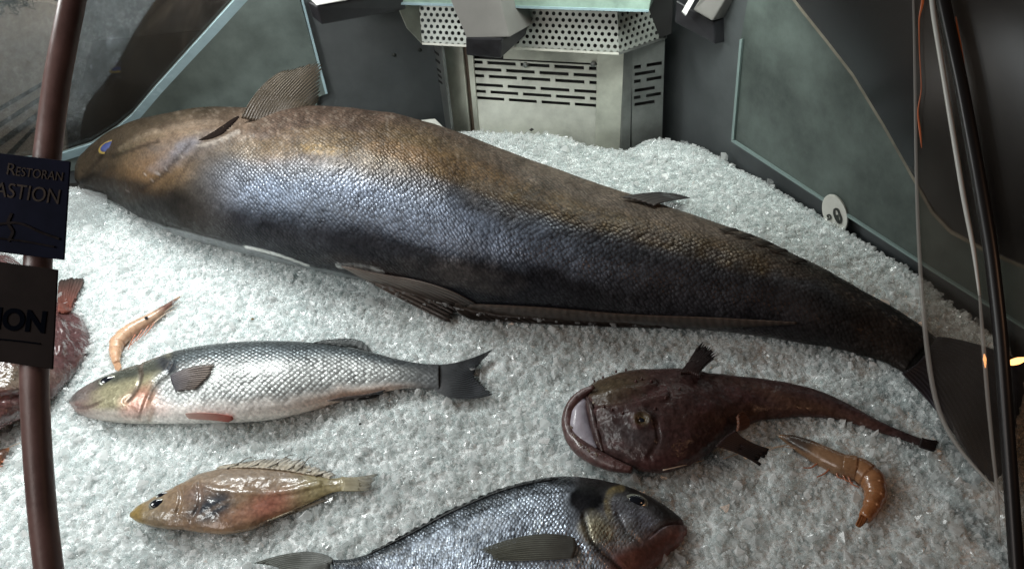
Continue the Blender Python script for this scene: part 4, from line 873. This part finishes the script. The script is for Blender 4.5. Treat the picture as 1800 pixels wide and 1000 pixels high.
prawn('prawn.001', 'larger amber prawn bent below the dark monkfish tail', [(1370, 766), (1392, 774), (1420, 788), (1450, 804), (1480, 818), (1510, 824), (1534, 842), (1540, 868), (1532, 892), (1520, 910)],
      [.0016, .0060, .0092, .0108, .0112, .0116, .0112, .0096, .0074, .0055], None, [(0.30, 0.165, 0.085), (0.36, 0.14, 0.05), (0.27, 0.155, 0.085), (0.06, 0.04, 0.03)],
      [[(1420, 792), (1390, 780), (1366, 764)], [(1440, 800), (1400, 788), (1370, 784), (1330, 800)], [(1400, 778), (1360, 786), (1320, 792)]], [[(1460, 822), (1450, 832), (1436, 838)], [(1480, 830), (1486, 844), (1500, 848)], [(1490, 834), (1496, 850), (1510, 856)], [(1440, 812), (1426, 822), (1412, 822)], [(1470, 826), (1472, 838), (1484, 842)]],
      ([(1513, 903), (1520, 908), (1527, 904)], [(1508, 914), (1515, 918), (1523, 913)], [(1504, 922), (1510, 926), (1519, 919)]), 'prawns scattered on the ice')
prawn('prawn.002', 'orange prawn tip cut off by the photo edge beneath the glossy brown fish', [(16, 788), (8, 794), (0, 802), (-10, 810), (-22, 822), (-34, 834), (-44, 850), (-48, 868), (-44, 884), (-36, 896)],
      [.001, .0045, .0065, .0075, .008, .008, .0075, .006, .005, .004], None, [(0.50, 0.22, 0.10), (0.55, 0.24, 0.1), (0.50, 0.19, 0.07), (0.12, 0.06, 0.04)],
      [[(4, 796), (12, 788), (24, 782), (36, 778)]], [[(0, 810), (6, 812), (8, 806)], [(-6, 816), (0, 820), (5, 818)]], ([(-42, 892), (-36, 894), (-30, 892)], [(-40, 904), (-34, 906), (-28, 902)], [(-36, 912), (-30, 914), (-26, 910)]), 'prawns scattered on the ice')

# ------------------------------------------------------------------ walls of the case
PL = wall((120, 296), (785, 226), -0.005); PR = wall((1215, 245), (1625, 490), -0.005)
PML = Plane(PL.p + PL.n * 0.004, PL.n + np.array([0, 0, -0.46])); PMR = Plane(PR.p - PR.n * 0.004, PR.n + np.array([0, 0, -0.04]))
# where the left and right curved side glass begins (the outline of each side wall)
CURVE_L = [(-120, 290), (0, 284), (100, 273), (160, 254), (205, 226), (232, 203), (270, 158), (318, 105), (366, 52), (420, -8)]
lw = thing('side_wall', 'dark grey metal wall behind the head of the biggest fish', 'wall')
plate('metal_sheet', CURVE_L + [(480, -75), (800, -75), (800, 262), (785, 262), (-120, 345)], PL.shift(-0.012), 0.006, M['grey_paint'], lw)
gp = plate('glass_sheet', CURVE_L + [(470, -60), (512, -60), (527, 0), (572, 166), (558, 172), (556, 205), (550, 250), (-120, 330)], PL.shift(-0.004), 0.006, M['glass_panel'], lw)
# pale cut edge that follows the curve
inner = [(-120, 300), (0, 296), (105, 285), (172, 265), (215, 238), (243, 212), (284, 164), (334, 110), (386, 55), (440, -4)]
for (x, y) in ((693, 97), (738, 88)):
    a = PL.shift(-0.012).at(x, y); tube('screw_hole', [a - PL.n * 0.001, a + PL.n * 0.001], [0.0028, 0.0028], M['dark_mark'], lw, n=3, k=12)
plate('edge_trim', [(529, 0), (533, 0), (576, 165), (572, 166)], PL.shift(-0.001), 0.003, M['glass_edge'], lw)
sg = thing('curved_side_glass', 'dark reflecting side glass above the wall at the fish head', 'glass pane')
plate('pane', [(-260, -160), (470, -160), (490, -90)] + CURVE_L[::-1] + [(-260, 298)], PML, 0.005, M['mirror'], sg)
b = MB()
for i in range(len(inner) - 1): b.plate([CURVE_L[i], CURVE_L[i + 1], inner[i + 1], inner[i]], PML.shift(0.002), 0.005)
b.build('cut_edge', M['glass_edge'], sg)

CURVE_R = [(1395, -4), (1412, 18), (1452, 68), (1500, 130), (1552, 215), (1600, 300), (1640, 372), (1672, 406), (1735, 440), (1800, 468), (1900, 505)]
rw = thing('side_wall.001', 'grey metal wall with stained green glass beside the cooling unit', 'wall')
plate('metal_sheet', [(1130, -75), (1340, -75)] + CURVE_R + [(1900, 720), (1700, 600), (1167, 255), (1130, 240)], PR.shift(-0.012), 0.006, M['grey_paint'], rw)
plate('glass_sheet', [(1302, 70), (1318, -20), (1385, -14)] + CURVE_R + [(1900, 640), (1640, 478), (1460, 362), (1286, 247)], PR.shift(-0.002), 0.007, M['glass_panel_dirty'], rw)
CR2 = [(x - 3, y + 4) for x, y in CURVE_R]
b = MB()
for i in range(len(CURVE_R) - 1): b.plate([CURVE_R[i], CURVE_R[i + 1], CR2[i + 1], CR2[i]], PR.shift(0.001), 0.004)
b.build('cut_edge', mat('edge_brown', (0.20, 0.18, 0.14), rough=0.4, noise=(40, .6, 1.3)), rw)
b = MB(); b.plate([(1286, 245), (1460, 359), (1640, 475), (1900, 637), (1900, 641), (1640, 479), (1460, 363), (1285, 249)], PR.shift(0.001), 0.003); b.plate([(1300, 70), (1304, 70), (1289, 246), (1285, 246)], PR.shift(0.0015), 0.003)
b.build('edge_trim', mat('edge_green', (0.20, 0.27, 0.26), rough=0.3), rw)
o = plate('curved_side_glass', [(1372, -60), (1384, -18)] + CURVE_R + [(2000, 520), (2050, -200), (1372, -200)], PMR, 0.005, M['mirror_dim']); tag(o, 'dark reflecting side glass above the stained green panel', 'glass pane')

# things seen faintly through the left side glass
PB = PL.shift(-0.16)
pn = thing('slotted_panel', 'pale cream plastic panel with dark slots behind the brown pole', 'panel')
plate('board', [(-120, 0), (85, 3), (101, 10), (109, 24), (108, 80), (104, 140), (118, 270), (124, 330), (-120, 330)], PB, 0.012, mat('cream_board', (0.80, 0.78, 0.72), rough=0.6, noise=(25, .85, 1.08)), pn, bev=0.002)
b = MB()
for q in ([(-60, 222), (-60, 232), (92, 141), (86, 138)], [(-60, 254), (-60, 264), (90, 166), (86, 160)], [(-60, 290), (-60, 302), (90, 192), (86, 182)], [(-20, 302), (-10, 308), (62, 228), (58, 224)]): b.plate(q, PB.shift(0.002), 0.002)
b.build('slots', M['dark_mark'], pn)
l_ = bpy.data.lights.new('room_light', 'POINT'); l_.energy = 2.0; l_.color = (1.0, 0.95, 0.88); l_.shadow_soft_size = 0.05  # unseen fill added close to the cream panel to brighten it
lo_ = bpy.data.objects.new('room_light', l_); COL.objects.link(lo_); lo_.location = PB.shift(0.11).at(-40, -230)
plt = thing('plant', 'dark green needle tuft above the pale cream panel', 'plant')
PP = PB.shift(0.05)
b = MB()
for i in range(420):
    x0, y0 = random.gauss(8, 26), random.gauss(-8, 14); a = random.uniform(0, 2 * math.pi); l = random.uniform(10, 30)
    p0 = PP.shift(random.uniform(-.02, .02)).at(x0, y0); p1 = PP.shift(random.uniform(-.02, .02)).at(x0 + math.cos(a) * l, y0 + math.sin(a) * l * .7); sd_ = CM[:, 0] * 0.0009
    up_ = CM[:, 1] * 0.0009
    b.prism([p0 - sd_, p0 + sd_, p0 + up_], [p1 - sd_ * .2, p1 + sd_ * .2, p1 + up_ * .2])
b.build('foliage', M['plant'], plt)

# ------------------------------------------------------------------ cooling unit
PU = wall((830, 225), (1092, 245), -0.005)
unit = thing('cooling_unit', 'steel cooling unit with slotted grilles and perforated hood', 'cooling unit')
PUi = PU.shift(-0.03)
PSL = None
# front panel with real slots, built as strips between the openings
u0 = PU.at(826, 108); u1 = PU.at(1052, 118); uh = (u1 - u0); uh[2] = 0; W = np.linalg.norm(uh); uh /= W
zt = PU.at(940, 110)[2]; zb = -0.05
b = MB()
def ubox(bb, x0, x1, z0, z1, t=0.002, org=u0, dirn=uh, nrm=None, mi=0):
    nrm = PU.n if nrm is None else nrm
    f = [np.array([*(org[:2] + dirn[:2] * x), z]) for x, z in ((x0, z0), (x1, z0), (x1, z1), (x0, z1))]
    bb.prism(f, [p - nrm * t for p in f], mi)
def slot_panel(bb, x0, x1, ztop, zbot, slots_top, pitch, sh, slen, gap, nrow, org, dirn, nrm):
    z = ztop; rows = []
    zr = slots_top
    for i in range(nrow):
        extra = 0.0035 if i == 3 else 0
        zr_ = zr - i * pitch - (0.0035 if i >= 3 else 0)
        ubox(bb, x0, x1, zr_, z, org=org, dirn=dirn, nrm=nrm)
        off = -(slen + gap) * (0.55 if i % 2 == 0 else 0.0) 
        x = x0 + 0.004 + off
        last = x0
        while x < x1 - 0.004:
            a, e = max(x, x0 + 0.003), min(x + slen, x1 - 0.003)
            if e > a + 0.002:
                ubox(bb, last, a, zr_ - sh, zr_, org=org, dirn=dirn, nrm=nrm); last = e
            x += slen + gap
        ubox(bb, last, x1, zr_ - sh, zr_, org=org, dirn=dirn, nrm=nrm)
        z = zr_ - sh
    ubox(bb, x0, x1, zbot, z, org=org, dirn=dirn, nrm=nrm)
mpx = 1.25 / F
slot_panel(b, 0.0, W, zt, zb, zt - 0.002, 0.0108, 0.0056, 0.043, 0.0070, 6, u0, uh, PU.n)
b.build('front_grille', M['steel'], unit)
# inside, dark
plate('inner_box', [(790, 88), (1090, 98), (1088, 290), (800, 280)], PU.shift(-0.012), 0.01, M['black_inside'], unit)
plate('top_strip', [(885, 80), (1052, 90), (1052, 112), (885, 104)], PU.shift(-0.002), 0.008, M['steel_light'], unit)
plate('corner_post', [(1050, 85), (1097, 92), (1091, 290), (1045, 290)], PU.shift(0.003), 0.02, M['steel_light'], unit, bev=0.001)
PC = Plane(PU.shift(0.003).at(1097, 150), PU.n + 0.9 * np.array([PU.n[1] * -1, PU.n[0], 0]) * (1 if (np.array([-PU.n[1], PU.n[0], 0]) @ CM[:, 0]) > 0 else -1))
plate('chamfer', [(1097, 85), (1112, 84), (1107, 290), (1091, 290)], PC, 0.006, M['steel_dark'], unit)
P3 = wall((1106, 243), (1166, 233), -0.005)
e0 = P3.at(1111, 100); e1 = P3.at(1168, 96); ed = e1 - e0; ed[2] = 0; Ws = np.linalg.norm(ed); ed /= Ws
b = MB(); slot_panel(b, 0, Ws, P3.at(1140, 60)[2], -0.05, P3.at(1140, 112)[2], 0.0108, 0.0056, 0.030, 0.008, 6, e0, ed, P3.n)
b.build('side_grille', M['steel_dark'], unit)
plate('inner_box', [(1110, 70), (1166, 60), (1160, 285), (1107, 290)], P3.shift(-0.01), 0.01, M['black_inside'], unit)
plate('corner_post', [(774, 70), (812, 75), (828, 244), (796, 246)], PU.shift(0.001), 0.02, M['steel_light'], unit, bev=0.001)
plate('seam_strip', [(812, 75), (829, 80), (842, 246), (828, 246)], PU.shift(-0.003), 0.006, M['brown_strip'], unit)
plate('seam_trim', [(820, 80), (830, 80), (843, 246), (836, 246)], PU.shift(0.0015), 0.004, M['steel_light'], unit)
P4 = Plane(PU.at(774, 150), PU.n - 1.3 * (np.array([-PU.n[1], PU.n[0], 0]) * (1 if (np.array([-PU.n[1], PU.n[0], 0]) @ CM[:, 0]) > 0 else -1)))
plate('side_panel', [(757, 70), (774, 70), (796, 248), (784, 244)], P4, 0.004, M['steel_dark'], unit)
b = MB()
for y in (88, 102, 118, 128, 138): b.plate([(761 + (y - 88) * .12, y), (770 + (y - 88) * .12, y + 7), (771 + (y - 88) * .12, y + 11), (762 + (y - 88) * .12, y + 4)], P4.shift(0.001), 0.001)
b.build('slots', M['black_inside'], unit)
for (x, y) in ((1043, 113), (924, 114)):
    a = PU.at(x, y); tube('screw', [a - PU.n * 0.001, a + PU.n * 0.003], [0.0042, 0.0036], M['steel_dark'], unit, n=4, k=14)
# perforated hood
def perforated(name, base, pitch, hole, metal=0.6):
    m = bpy.data.materials.new(name); m.use_nodes = True; nt = m.node_tree; p = nt.nodes['Principled BSDF']; L = nt.links; N = nt.nodes.new
    uv = N('ShaderNodeUVMap'); uv.uv_map = 'UVMap'; sp = N('ShaderNodeSeparateXYZ'); L.new(uv.outputs[0], sp.inputs[0])
    def mth(op, a, b=None):
        n = N('ShaderNodeMath'); n.operation = op
        for i, q in enumerate((a, b)):
            if q is None: continue
            if isinstance(q, (int, float)): n.inputs[i].default_value = q
            else: L.new(q, n.inputs[i])
        return n.outputs[0]
    def grid(ox, oy):
        fx = mth('SUBTRACT', mth('FRACT', mth('ADD', mth('DIVIDE', sp.outputs[0], pitch), ox)), 0.5)
        fy = mth('MULTIPLY', mth('SUBTRACT', mth('FRACT', mth('ADD', mth('DIVIDE', sp.outputs[1], pitch * 1.732), oy)), 0.5), 1.732)
        return mth('SQRT', mth('ADD', mth('MULTIPLY', fx, fx), mth('MULTIPLY', fy, fy)))
    d = mth('MINIMUM', grid(0, 0), grid(0.5, 0.5)); al = mth('GREATER_THAN', d, hole)
    L.new(al, p.inputs['Alpha'])
    n = N('ShaderNodeTexNoise'); n.inputs['Scale'].default_value = 25; tc = N('ShaderNodeTexCoord'); L.new(tc.outputs['Object'], n.inputs['Vector'])
    mr = N('ShaderNodeMapRange'); mr.inputs['To Min'].default_value = 0.7; mr.inputs['To Max'].default_value = 1.25; L.new(n.outputs['Fac'], mr.inputs['Value'])
    sc = N('ShaderNodeVectorMath'); sc.operation = 'SCALE'; sc.inputs[0].default_value = base; L.new(mr.outputs[0], sc.inputs['Scale']); L.new(sc.outputs[0], p.inputs['Base Color'])
    p.inputs['Metallic'].default_value = metal; p.inputs['Roughness'].default_value = 0.42
    return m
M['perf'] = perforated('perforated_steel', (0.36, 0.385, 0.355), 0.0090, 0.29, 0.3)
def sheet(name, px, plane, m, parent, t=0.0015):
    o = plate(name, px, plane, t, m, parent); me = o.data
    ex = np.cross([0, 0, 1.0], plane.n); ex /= np.linalg.norm(ex); ey = np.cross(plane.n, ex)
    V = np.array([v.co[:] for v in me.vertices]); uvv = np.column_stack([(V - plane.p) @ ex, (V - plane.p) @ ey])
    li = np.zeros(len(me.loops), np.int32); me.loops.foreach_get('vertex_index', li); me.uv_layers.new(name='UVMap').data.foreach_set('uv', uvv[li].astype(np.float32).ravel())
    return o
PH = Plane(PU.shift(0.035).at(915, 85), PU.n + np.array([0, 0, 0.35]))
sheet('hood', [(734, -20), (742, 77), (1088, 95), (1084, -10)], PH, M['perf'], unit)
PHr = tri_plane(PH.at(1088, 95), PH.at(1084, -10), P3.shift(0.0).at(1172, 66))
sheet('hood_side', [(1084, -10), (1088, 95), (1172, 66), (1180, -10)], PHr, M['perf'], unit)
PHl = tri_plane(PH.at(742, 77), PH.at(734, -20), PL.shift(0.03).at(705, 18))
plate('hood_side', [(734, -20), (742, 77), (716, 50), (703, 20), (700, -20)], PHl, 0.0015, M['steel_light'], unit)
plate('hood_rim', [(742, 75), (1088, 93), (1088, 97), (742, 79)], PH.shift(0.001), 0.003, M['steel'], unit)
plate('hood_rim', [(1088, 93), (1172, 64), (1172, 68), (1088, 97)], PHr.shift(0.001), 0.003, M['steel_dark'], unit)  # darker steel: shade of the receding facet put into the colour
plate('hood_back', [(700, -60), (1185, -60), (1180, 60), (1095, 88), (745, 72), (700, 30)], PU.shift(-0.02), 0.004, M['black_inside'], unit)

# ------------------------------------------------------------------ shelf and its brackets
PS = PU.shift(0.055)
shelf = thing('glass_shelf', 'thick greenish glass shelf above the perforated hood', 'shelf')
f = [PS.at(*q) for q in ((600, -42), (655, 4), (700, 9), (1140, 22), (1152, -46))]
bk = [p - PU.n * 0.09 for p in f]
b = MB(); b.prism(f, bk); b.build('shelf_glass', M['shelf'], shelf, bev=0.001)
plate('shelf_edge', [(650, 0), (655, 4), (700, 9), (1140, 22), (1140, 18), (700, 5)], PS.shift(0.0015), 0.003, M['glass_edge'], shelf)
def hexa(name, front, back, m, parent, bev=0.002):
    b = MB(); b.prism(front, back); return b.build(name, m, parent, bev=bev)
def dq(pts, d): return [atd(x, y, dd) for (x, y), dd in zip(pts, d)]
br = thing('shelf_bracket', 'central grey shelf arm with black end cap in front of the grille', 'bracket', group='shelf brackets under the glass')
hexa('arm', dq([(772, -45), (868, -45), (897, 66), (820, 69)], (1.10, 1.10, 1.14, 1.14)), dq([(850, -45), (915, -45), (960, 30), (880, 40)], (1.20, 1.20, 1.24, 1.24)), M['arm'], br)
hexa('end_cap', dq([(818, 67), (882, 69), (880, 104), (819, 98)], (1.137, 1.137, 1.155, 1.155)), dq([(880, -8), (938, 14), (962, 28), (900, 72)], (1.23, 1.23, 1.25, 1.25)), M['black_rubber'], br)
br2 = thing('shelf_bracket.001', 'grey shelf arm with black cap near the stained glass wall', 'bracket', group='shelf brackets under the glass')
hexa('arm', dq([(1217, 18), (1252, 38), (1312, -60), (1268, -60)], (1.12, 1.12, 1.07, 1.07)), dq([(1285, 10), (1320, 20), (1375, -60), (1330, -60)], (1.20, 1.20, 1.15, 1.15)), M['arm'], br2)
hexa('end_cap', dq([(1188, 0), (1255, 40), (1257, 79), (1185, 40)], (1.135, 1.13, 1.145, 1.15)), dq([(1300, -30), (1368, -12), (1363, 52), (1300, 30)], (1.22, 1.22, 1.24, 1.24)), M['black_rubber'], br2)
plate('light_trim', [(1199, 20), (1206, 27), (1238, -30), (1228, -30)], Plane(atd(1205, 10, 1.11), -CM[:, 2]), 0.004, M['arm_white'], br2)
br3 = thing('shelf_bracket.002', 'shelf bracket with black block above the dark grey wall', 'bracket', group='shelf brackets under the glass')
hexa('arm', dq([(540, -4), (556, 11), (610, 2), (640, -30)], (1.12, 1.12, 1.13, 1.13)), dq([(570, -40), (580, -30), (650, -30), (670, -50)], (1.18, 1.18, 1.2, 1.2)), M['arm_white'], br3)
hexa('end_cap', dq([(539, 2), (558, 13), (566, 45), (548, 30)], (1.14, 1.14, 1.16, 1.16)), dq([(640, -20), (715, -12), (714, 17), (648, 28)], (1.19, 1.19, 1.21, 1.21)), M['black_rubber'], br3)

# ------------------------------------------------------------------ small things round the ice
cd = plate('card', [(716, 214), (764, 209), (792, 236), (764, 252)], Plane(gnd(764, 236, 0.035), np.array([0.1, -0.5, 1.0])), 0.0015, M['white']); tag(cd, 'small blank white card tucked between fish back and steel unit', 'card')
tg = thing('round_tag', 'round white plastic tag with dark cutouts standing at the ice edge', 'tag')
PT = Plane(gnd(1467, 398, 0.0), PR.n * 0.9 + np.array([-0.1, -0.5, 0.25]))
cpt = PT.at(1467, 374)
ang = np.linspace(0, 2 * np.pi, 40, endpoint=False)
px = [(1467 + 22 * math.cos(a) + 5 * math.sin(a), 376 + 33 * math.sin(a) + 4 * math.cos(a)) for a in ang]
plate('disc', px, PT, 0.004, M['white'], tg, bev=0.0006)
def stroke(name, pts, wpx, plane, m, par):
    pts = spline(np.asarray(pts, float), 30); t = np.gradient(pts, axis=0); t /= np.linalg.norm(t, axis=1)[:, None]; nn = np.column_stack([-t[:, 1], t[:, 0]]) * wpx / 2
    b = MB()
    for i in range(29): b.plate([pts[i] - nn[i], pts[i + 1] - nn[i + 1], pts[i + 1] + nn[i + 1], pts[i] + nn[i]], plane, 0.001)
    return b.build(name, m, par)
stroke('cutout', [(1474, 392), (1470, 386), (1466, 372), (1467, 368), (1471, 368), (1475, 376), (1478, 388), (1476, 393), (1473, 388), (1471, 378)], 3.6, PT.shift(0.0012), M['dark_mark'], tg)
stroke('cutout', [(1454, 386), (1459, 385), (1460, 381), (1457, 378), (1454, 379), (1456, 383)], 2.2, PT.shift(0.0012), M['dark_mark'], tg)
# crumpled clear film by the big fish's mouth
fx, fy2 = np.meshgrid(np.linspace(112, 186, 30), np.linspace(334, 392, 24))
Vf = []
for x, y in zip(fx.ravel(), fy2.ravel()):
    x2 = x + 8 * (vnoise(x / 14, y / 14) - .5); y2 = y + (x - 112) * 0.12 - 4 + 6 * (vnoise(x / 11 + 9, y / 11) - .5)
    P_ = gnd(x2, y2, 0.012 + 0.012 * fbm(x / 16, y / 12, 3)); Vf.append(P_)
ii = (np.arange(23)[:, None] * 30 + np.arange(29)[None]).ravel()
o = mesh_obj('plastic_film', Vf, np.column_stack([ii, ii + 1, ii + 31, ii + 30]), M['film']); s_ = o.modifiers.new('t', 'SOLIDIFY'); s_.thickness = 0.0004
tag(o, 'crumpled clear plastic film under the mouth of the biggest fish', 'plastic film')
def speck(name, x, y, r, m, label, cat):
    c = hit(x, y, 0.004, [ICE_BVH]); V = [c + r * np.array(v) for v in ((1, 0, .1), (-.8, .5, 0), (-.5, -.7, .1), (0.2, .1, .8), (0.1, .6, .3), (0, 0, -.6))]
    bm = bmesh.new(); [bm.verts.new(v) for v in V]; bmesh.ops.convex_hull(bm, input=bm.verts); me = bpy.data.meshes.new(name); bm.to_mesh(me); bm.free(); me.materials.append(m)
    o = bpy.data.objects.new(name, me); COL.objects.link(o); tag(o, label, cat)
speck('crumb', 444, 561, 0.0026, M['crumb'], 'tiny golden brown crumb on bright ice above the silver fish', 'crumb')
speck('dark_speck', 633, 745, 0.002, M['speck'], 'tiny black speck on ice below the silver fish', 'speck')
speck('dark_speck.001', 934, 229, 0.004, M['speck'], 'dark speck on ice in front of the steel unit', 'speck')

# ------------------------------------------------------------------ pole with signs
pole = tube('pole', [atd(x, y, d) for x, y, d in ((150, -120, .80), (128, 0, .785), (100, 140, .77), (82, 280, .755), (68, 430, .745), (62, 560, .74), (60, 680, .735), (66, 800, .73), (76, 920, .725), (88, 1020, .72), (112, 1160, .72))], [0.0112], M['pole'], n=90, k=24)
tag(pole, 'brown curved metal pole standing in front of the ice', 'pole')
def sign(name, label, quad, d, m):
    t = thing(name, label, 'sign'); A = [atd(x, y, dd) for (x, y), dd in zip(quad, d)]
    pl = tri_plane(A[0], A[1], A[2]); b = MB(); f = [pl.at(*q) for q in quad]; b.prism(f, [p - pl.n * 0.002 for p in f]); b.build('board', m, t, bev=0.0006); return t, pl
def text(body, x, y, h, plane, m, parent, dirpx, bold=0.0, sx=1.0):
    """lettering lying on the sign: x,y = photo pixel of its lower left corner, h = letter height in metres"""
    c = bpy.data.curves.new('lettering', 'FONT'); c.body = body; c.size = h / 0.70; c.extrude = 0.0002; c.offset = bold
    o = bpy.data.objects.new('lettering', c); COL.objects.link(o)
    p0 = plane.at(x, y); ex = plane.at(x + dirpx[0], y + dirpx[1]) - p0; ex /= np.linalg.norm(ex); ez = plane.n; ey = np.cross(ez, ex)
    p0 = p0 + ez * 0.0006
    o.matrix_world = Matrix([[ex[0] * sx, ey[0], ez[0], p0[0]], [ex[1] * sx, ey[1], ez[1], p0[1]], [ex[2] * sx, ey[2], ez[2], p0[2]], [0, 0, 0, 1]])
    dg = bpy.context.evaluated_depsgraph_get(); me = bpy.data.meshes.new_from_object(o.evaluated_get(dg)); mw = o.matrix_world.copy(); bpy.data.objects.remove(o)
    me.transform(mw); me.materials.clear(); me.materials.append(m); o2 = bpy.data.objects.new('lettering', me); COL.objects.link(o2); o2.parent = parent; return o2
s1, pl1 = sign('sign', 'navy blue restaurant sign with faded gold lettering on the brown pole', [(-95, 258), (123, 284), (112, 457), (-95, 432)], (.73, .725, .72, .72), M['sign_blue'])
px1 = 0.725 / F
text('R', 10, 307, 21 * px1, pl1, M['letter_gold'], s1, (100, 12)); text('ESTORAN', 27, 309, 16 * px1, pl1, M['letter_gold'], s1, (100, 12), sx=0.86)
text('BASTION', -28, 342, 26 * px1, pl1, M['letter_gold'], s1, (100, 13), sx=0.90)
stroke('emblem', [(20, 375), (14, 392), (22, 408), (14, 424)], 5, pl1.shift(0.001), M['emblem'], s1); stroke('emblem', [(-10, 395), (30, 392), (75, 410), (104, 420)], 4, pl1.shift(0.0012), M['emblem'], s1); stroke('emblem', [(-10, 418), (40, 424), (95, 434)], 3, pl1.shift(0.0014), M['emblem'], s1)
s2, pl2 = sign('sign.001', 'matte dark brown sign with black bold lettering under the navy sign', [(-95, 447), (101, 474), (92, 649), (-95, 622)], (.73, .725, .72, .72), M['sign_brown'])
text('BASTION', -121, 566, 36 * px1, pl2, M['letter_dark'], s2, (100, 9), bold=0.0008, sx=0.98)
stroke('rule', [(-60, 592), (20, 598), (70, 604)], 2.2, pl2.shift(0.001), M['letter_dark'], s2)

# ------------------------------------------------------------------ right corner: sheet of front glass, its edges, black bar, orange reflections built as glowing tubes
PG = tri_plane(atd(1607, -50, .86), atd(1655, 730, .80), atd(1880, 500, .70))
GE = [(1604, -60), (1607, 60), (1609, 200), (1611, 330), (1616, 450), (1622, 540), (1632, 640), (1648, 728), (1680, 785), (1725, 835), (1768, 872), (1776, 900), (1784, 1040)]
o = plate('corner_glass', GE + [(1900, 1040), (1900, -60)], PG, 0.003, M['pane']); tag(o, 'dusty clear corner glass sheet beside the black bar', 'glass pane')
def edge(name, pts, r, m, label, cat, sh=0.003, n=50):
    o = tube(name, [PG.shift(sh).at(*q) for q in pts], r, m, n=n, k=8); tag(o, label, cat); return o
M['film_edge'] = mat('film_edge', (0.42, 0.40, 0.37), rough=0.3, alpha=0.45)
edge('glass_edge', GE, [0.0009, 0.0012, 0.0014, 0.0016, 0.0018, 0.0022, 0.0024, 0.0024, 0.0018, 0.0014, 0.001, 0.001, 0.001], M['film_edge'], 'faint grey cut edge of the corner glass along the ice', 'glass edge')
edge('edge_strip', [(1633, -60), (1640, 20), (1658, 130), (1676, 240), (1694, 350), (1712, 440), (1722, 520)], [0.0026, 0.0026, 0.0024, 0.0024, 0.0023, 0.002, 0.0012], M['pale_edge'], 'pale grey strip lit along the corner glass', 'edge strip', 0.005)
edge('edge_strip.001', [(1722, 520), (1728, 600), (1736, 700), (1746, 800), (1754, 870), (1760, 1030)], [0.0012, 0.0018, 0.0018, 0.0016, 0.0014, 0.0012], M['film_edge'], 'dim lower strip of the corner glass beside the black bar', 'edge strip', 0.005)
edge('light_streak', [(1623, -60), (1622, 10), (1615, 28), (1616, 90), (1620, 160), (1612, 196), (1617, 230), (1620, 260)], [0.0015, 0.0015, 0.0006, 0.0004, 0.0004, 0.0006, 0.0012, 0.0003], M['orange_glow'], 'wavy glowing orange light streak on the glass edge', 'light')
edge('black_bar', [(1645, -60), (1662, 20), (1690, 150), (1718, 300), (1742, 440), (1758, 580), (1768, 720), (1778, 860), (1790, 1040)], [0.0062], M['black_pole'], 'black slanted bar at the corner of the glass', 'bar', 0.012, 70)
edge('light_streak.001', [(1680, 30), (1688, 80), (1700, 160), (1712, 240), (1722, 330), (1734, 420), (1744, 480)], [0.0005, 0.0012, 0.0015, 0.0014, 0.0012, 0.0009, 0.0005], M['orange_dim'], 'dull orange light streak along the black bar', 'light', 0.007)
lp = thing('lamp', 'small glowing orange lamp behind the black bar', 'lamp')  # a reflection in the glass, modelled as a self-lit shape
PLm = PG.shift(-0.01)
tube('bulb', [PLm.at(*q) for q in ((1768, 639), (1778, 637), (1790, 634), (1808, 629))], [0.0005, 0.0026, 0.0030, 0.0008], M['bulb'], lp, n=20, k=14)
tube('holder', [PLm.at(*q) for q in ((1806, 630), (1850, 622))], [0.0035, 0.004], M['black_pole'], lp, n=6, k=12)  # dark stub at the end of the glowing reflection
lp2 = tube('lamp.001', [PLm.at(*q) for q in ((1730, 622), (1731, 630), (1732, 646))], [0.0004, 0.0015, 0.0004], M['bulb'], n=14, k=12); tag(lp2, 'tiny orange lamp glint in front of the black bar', 'lamp')
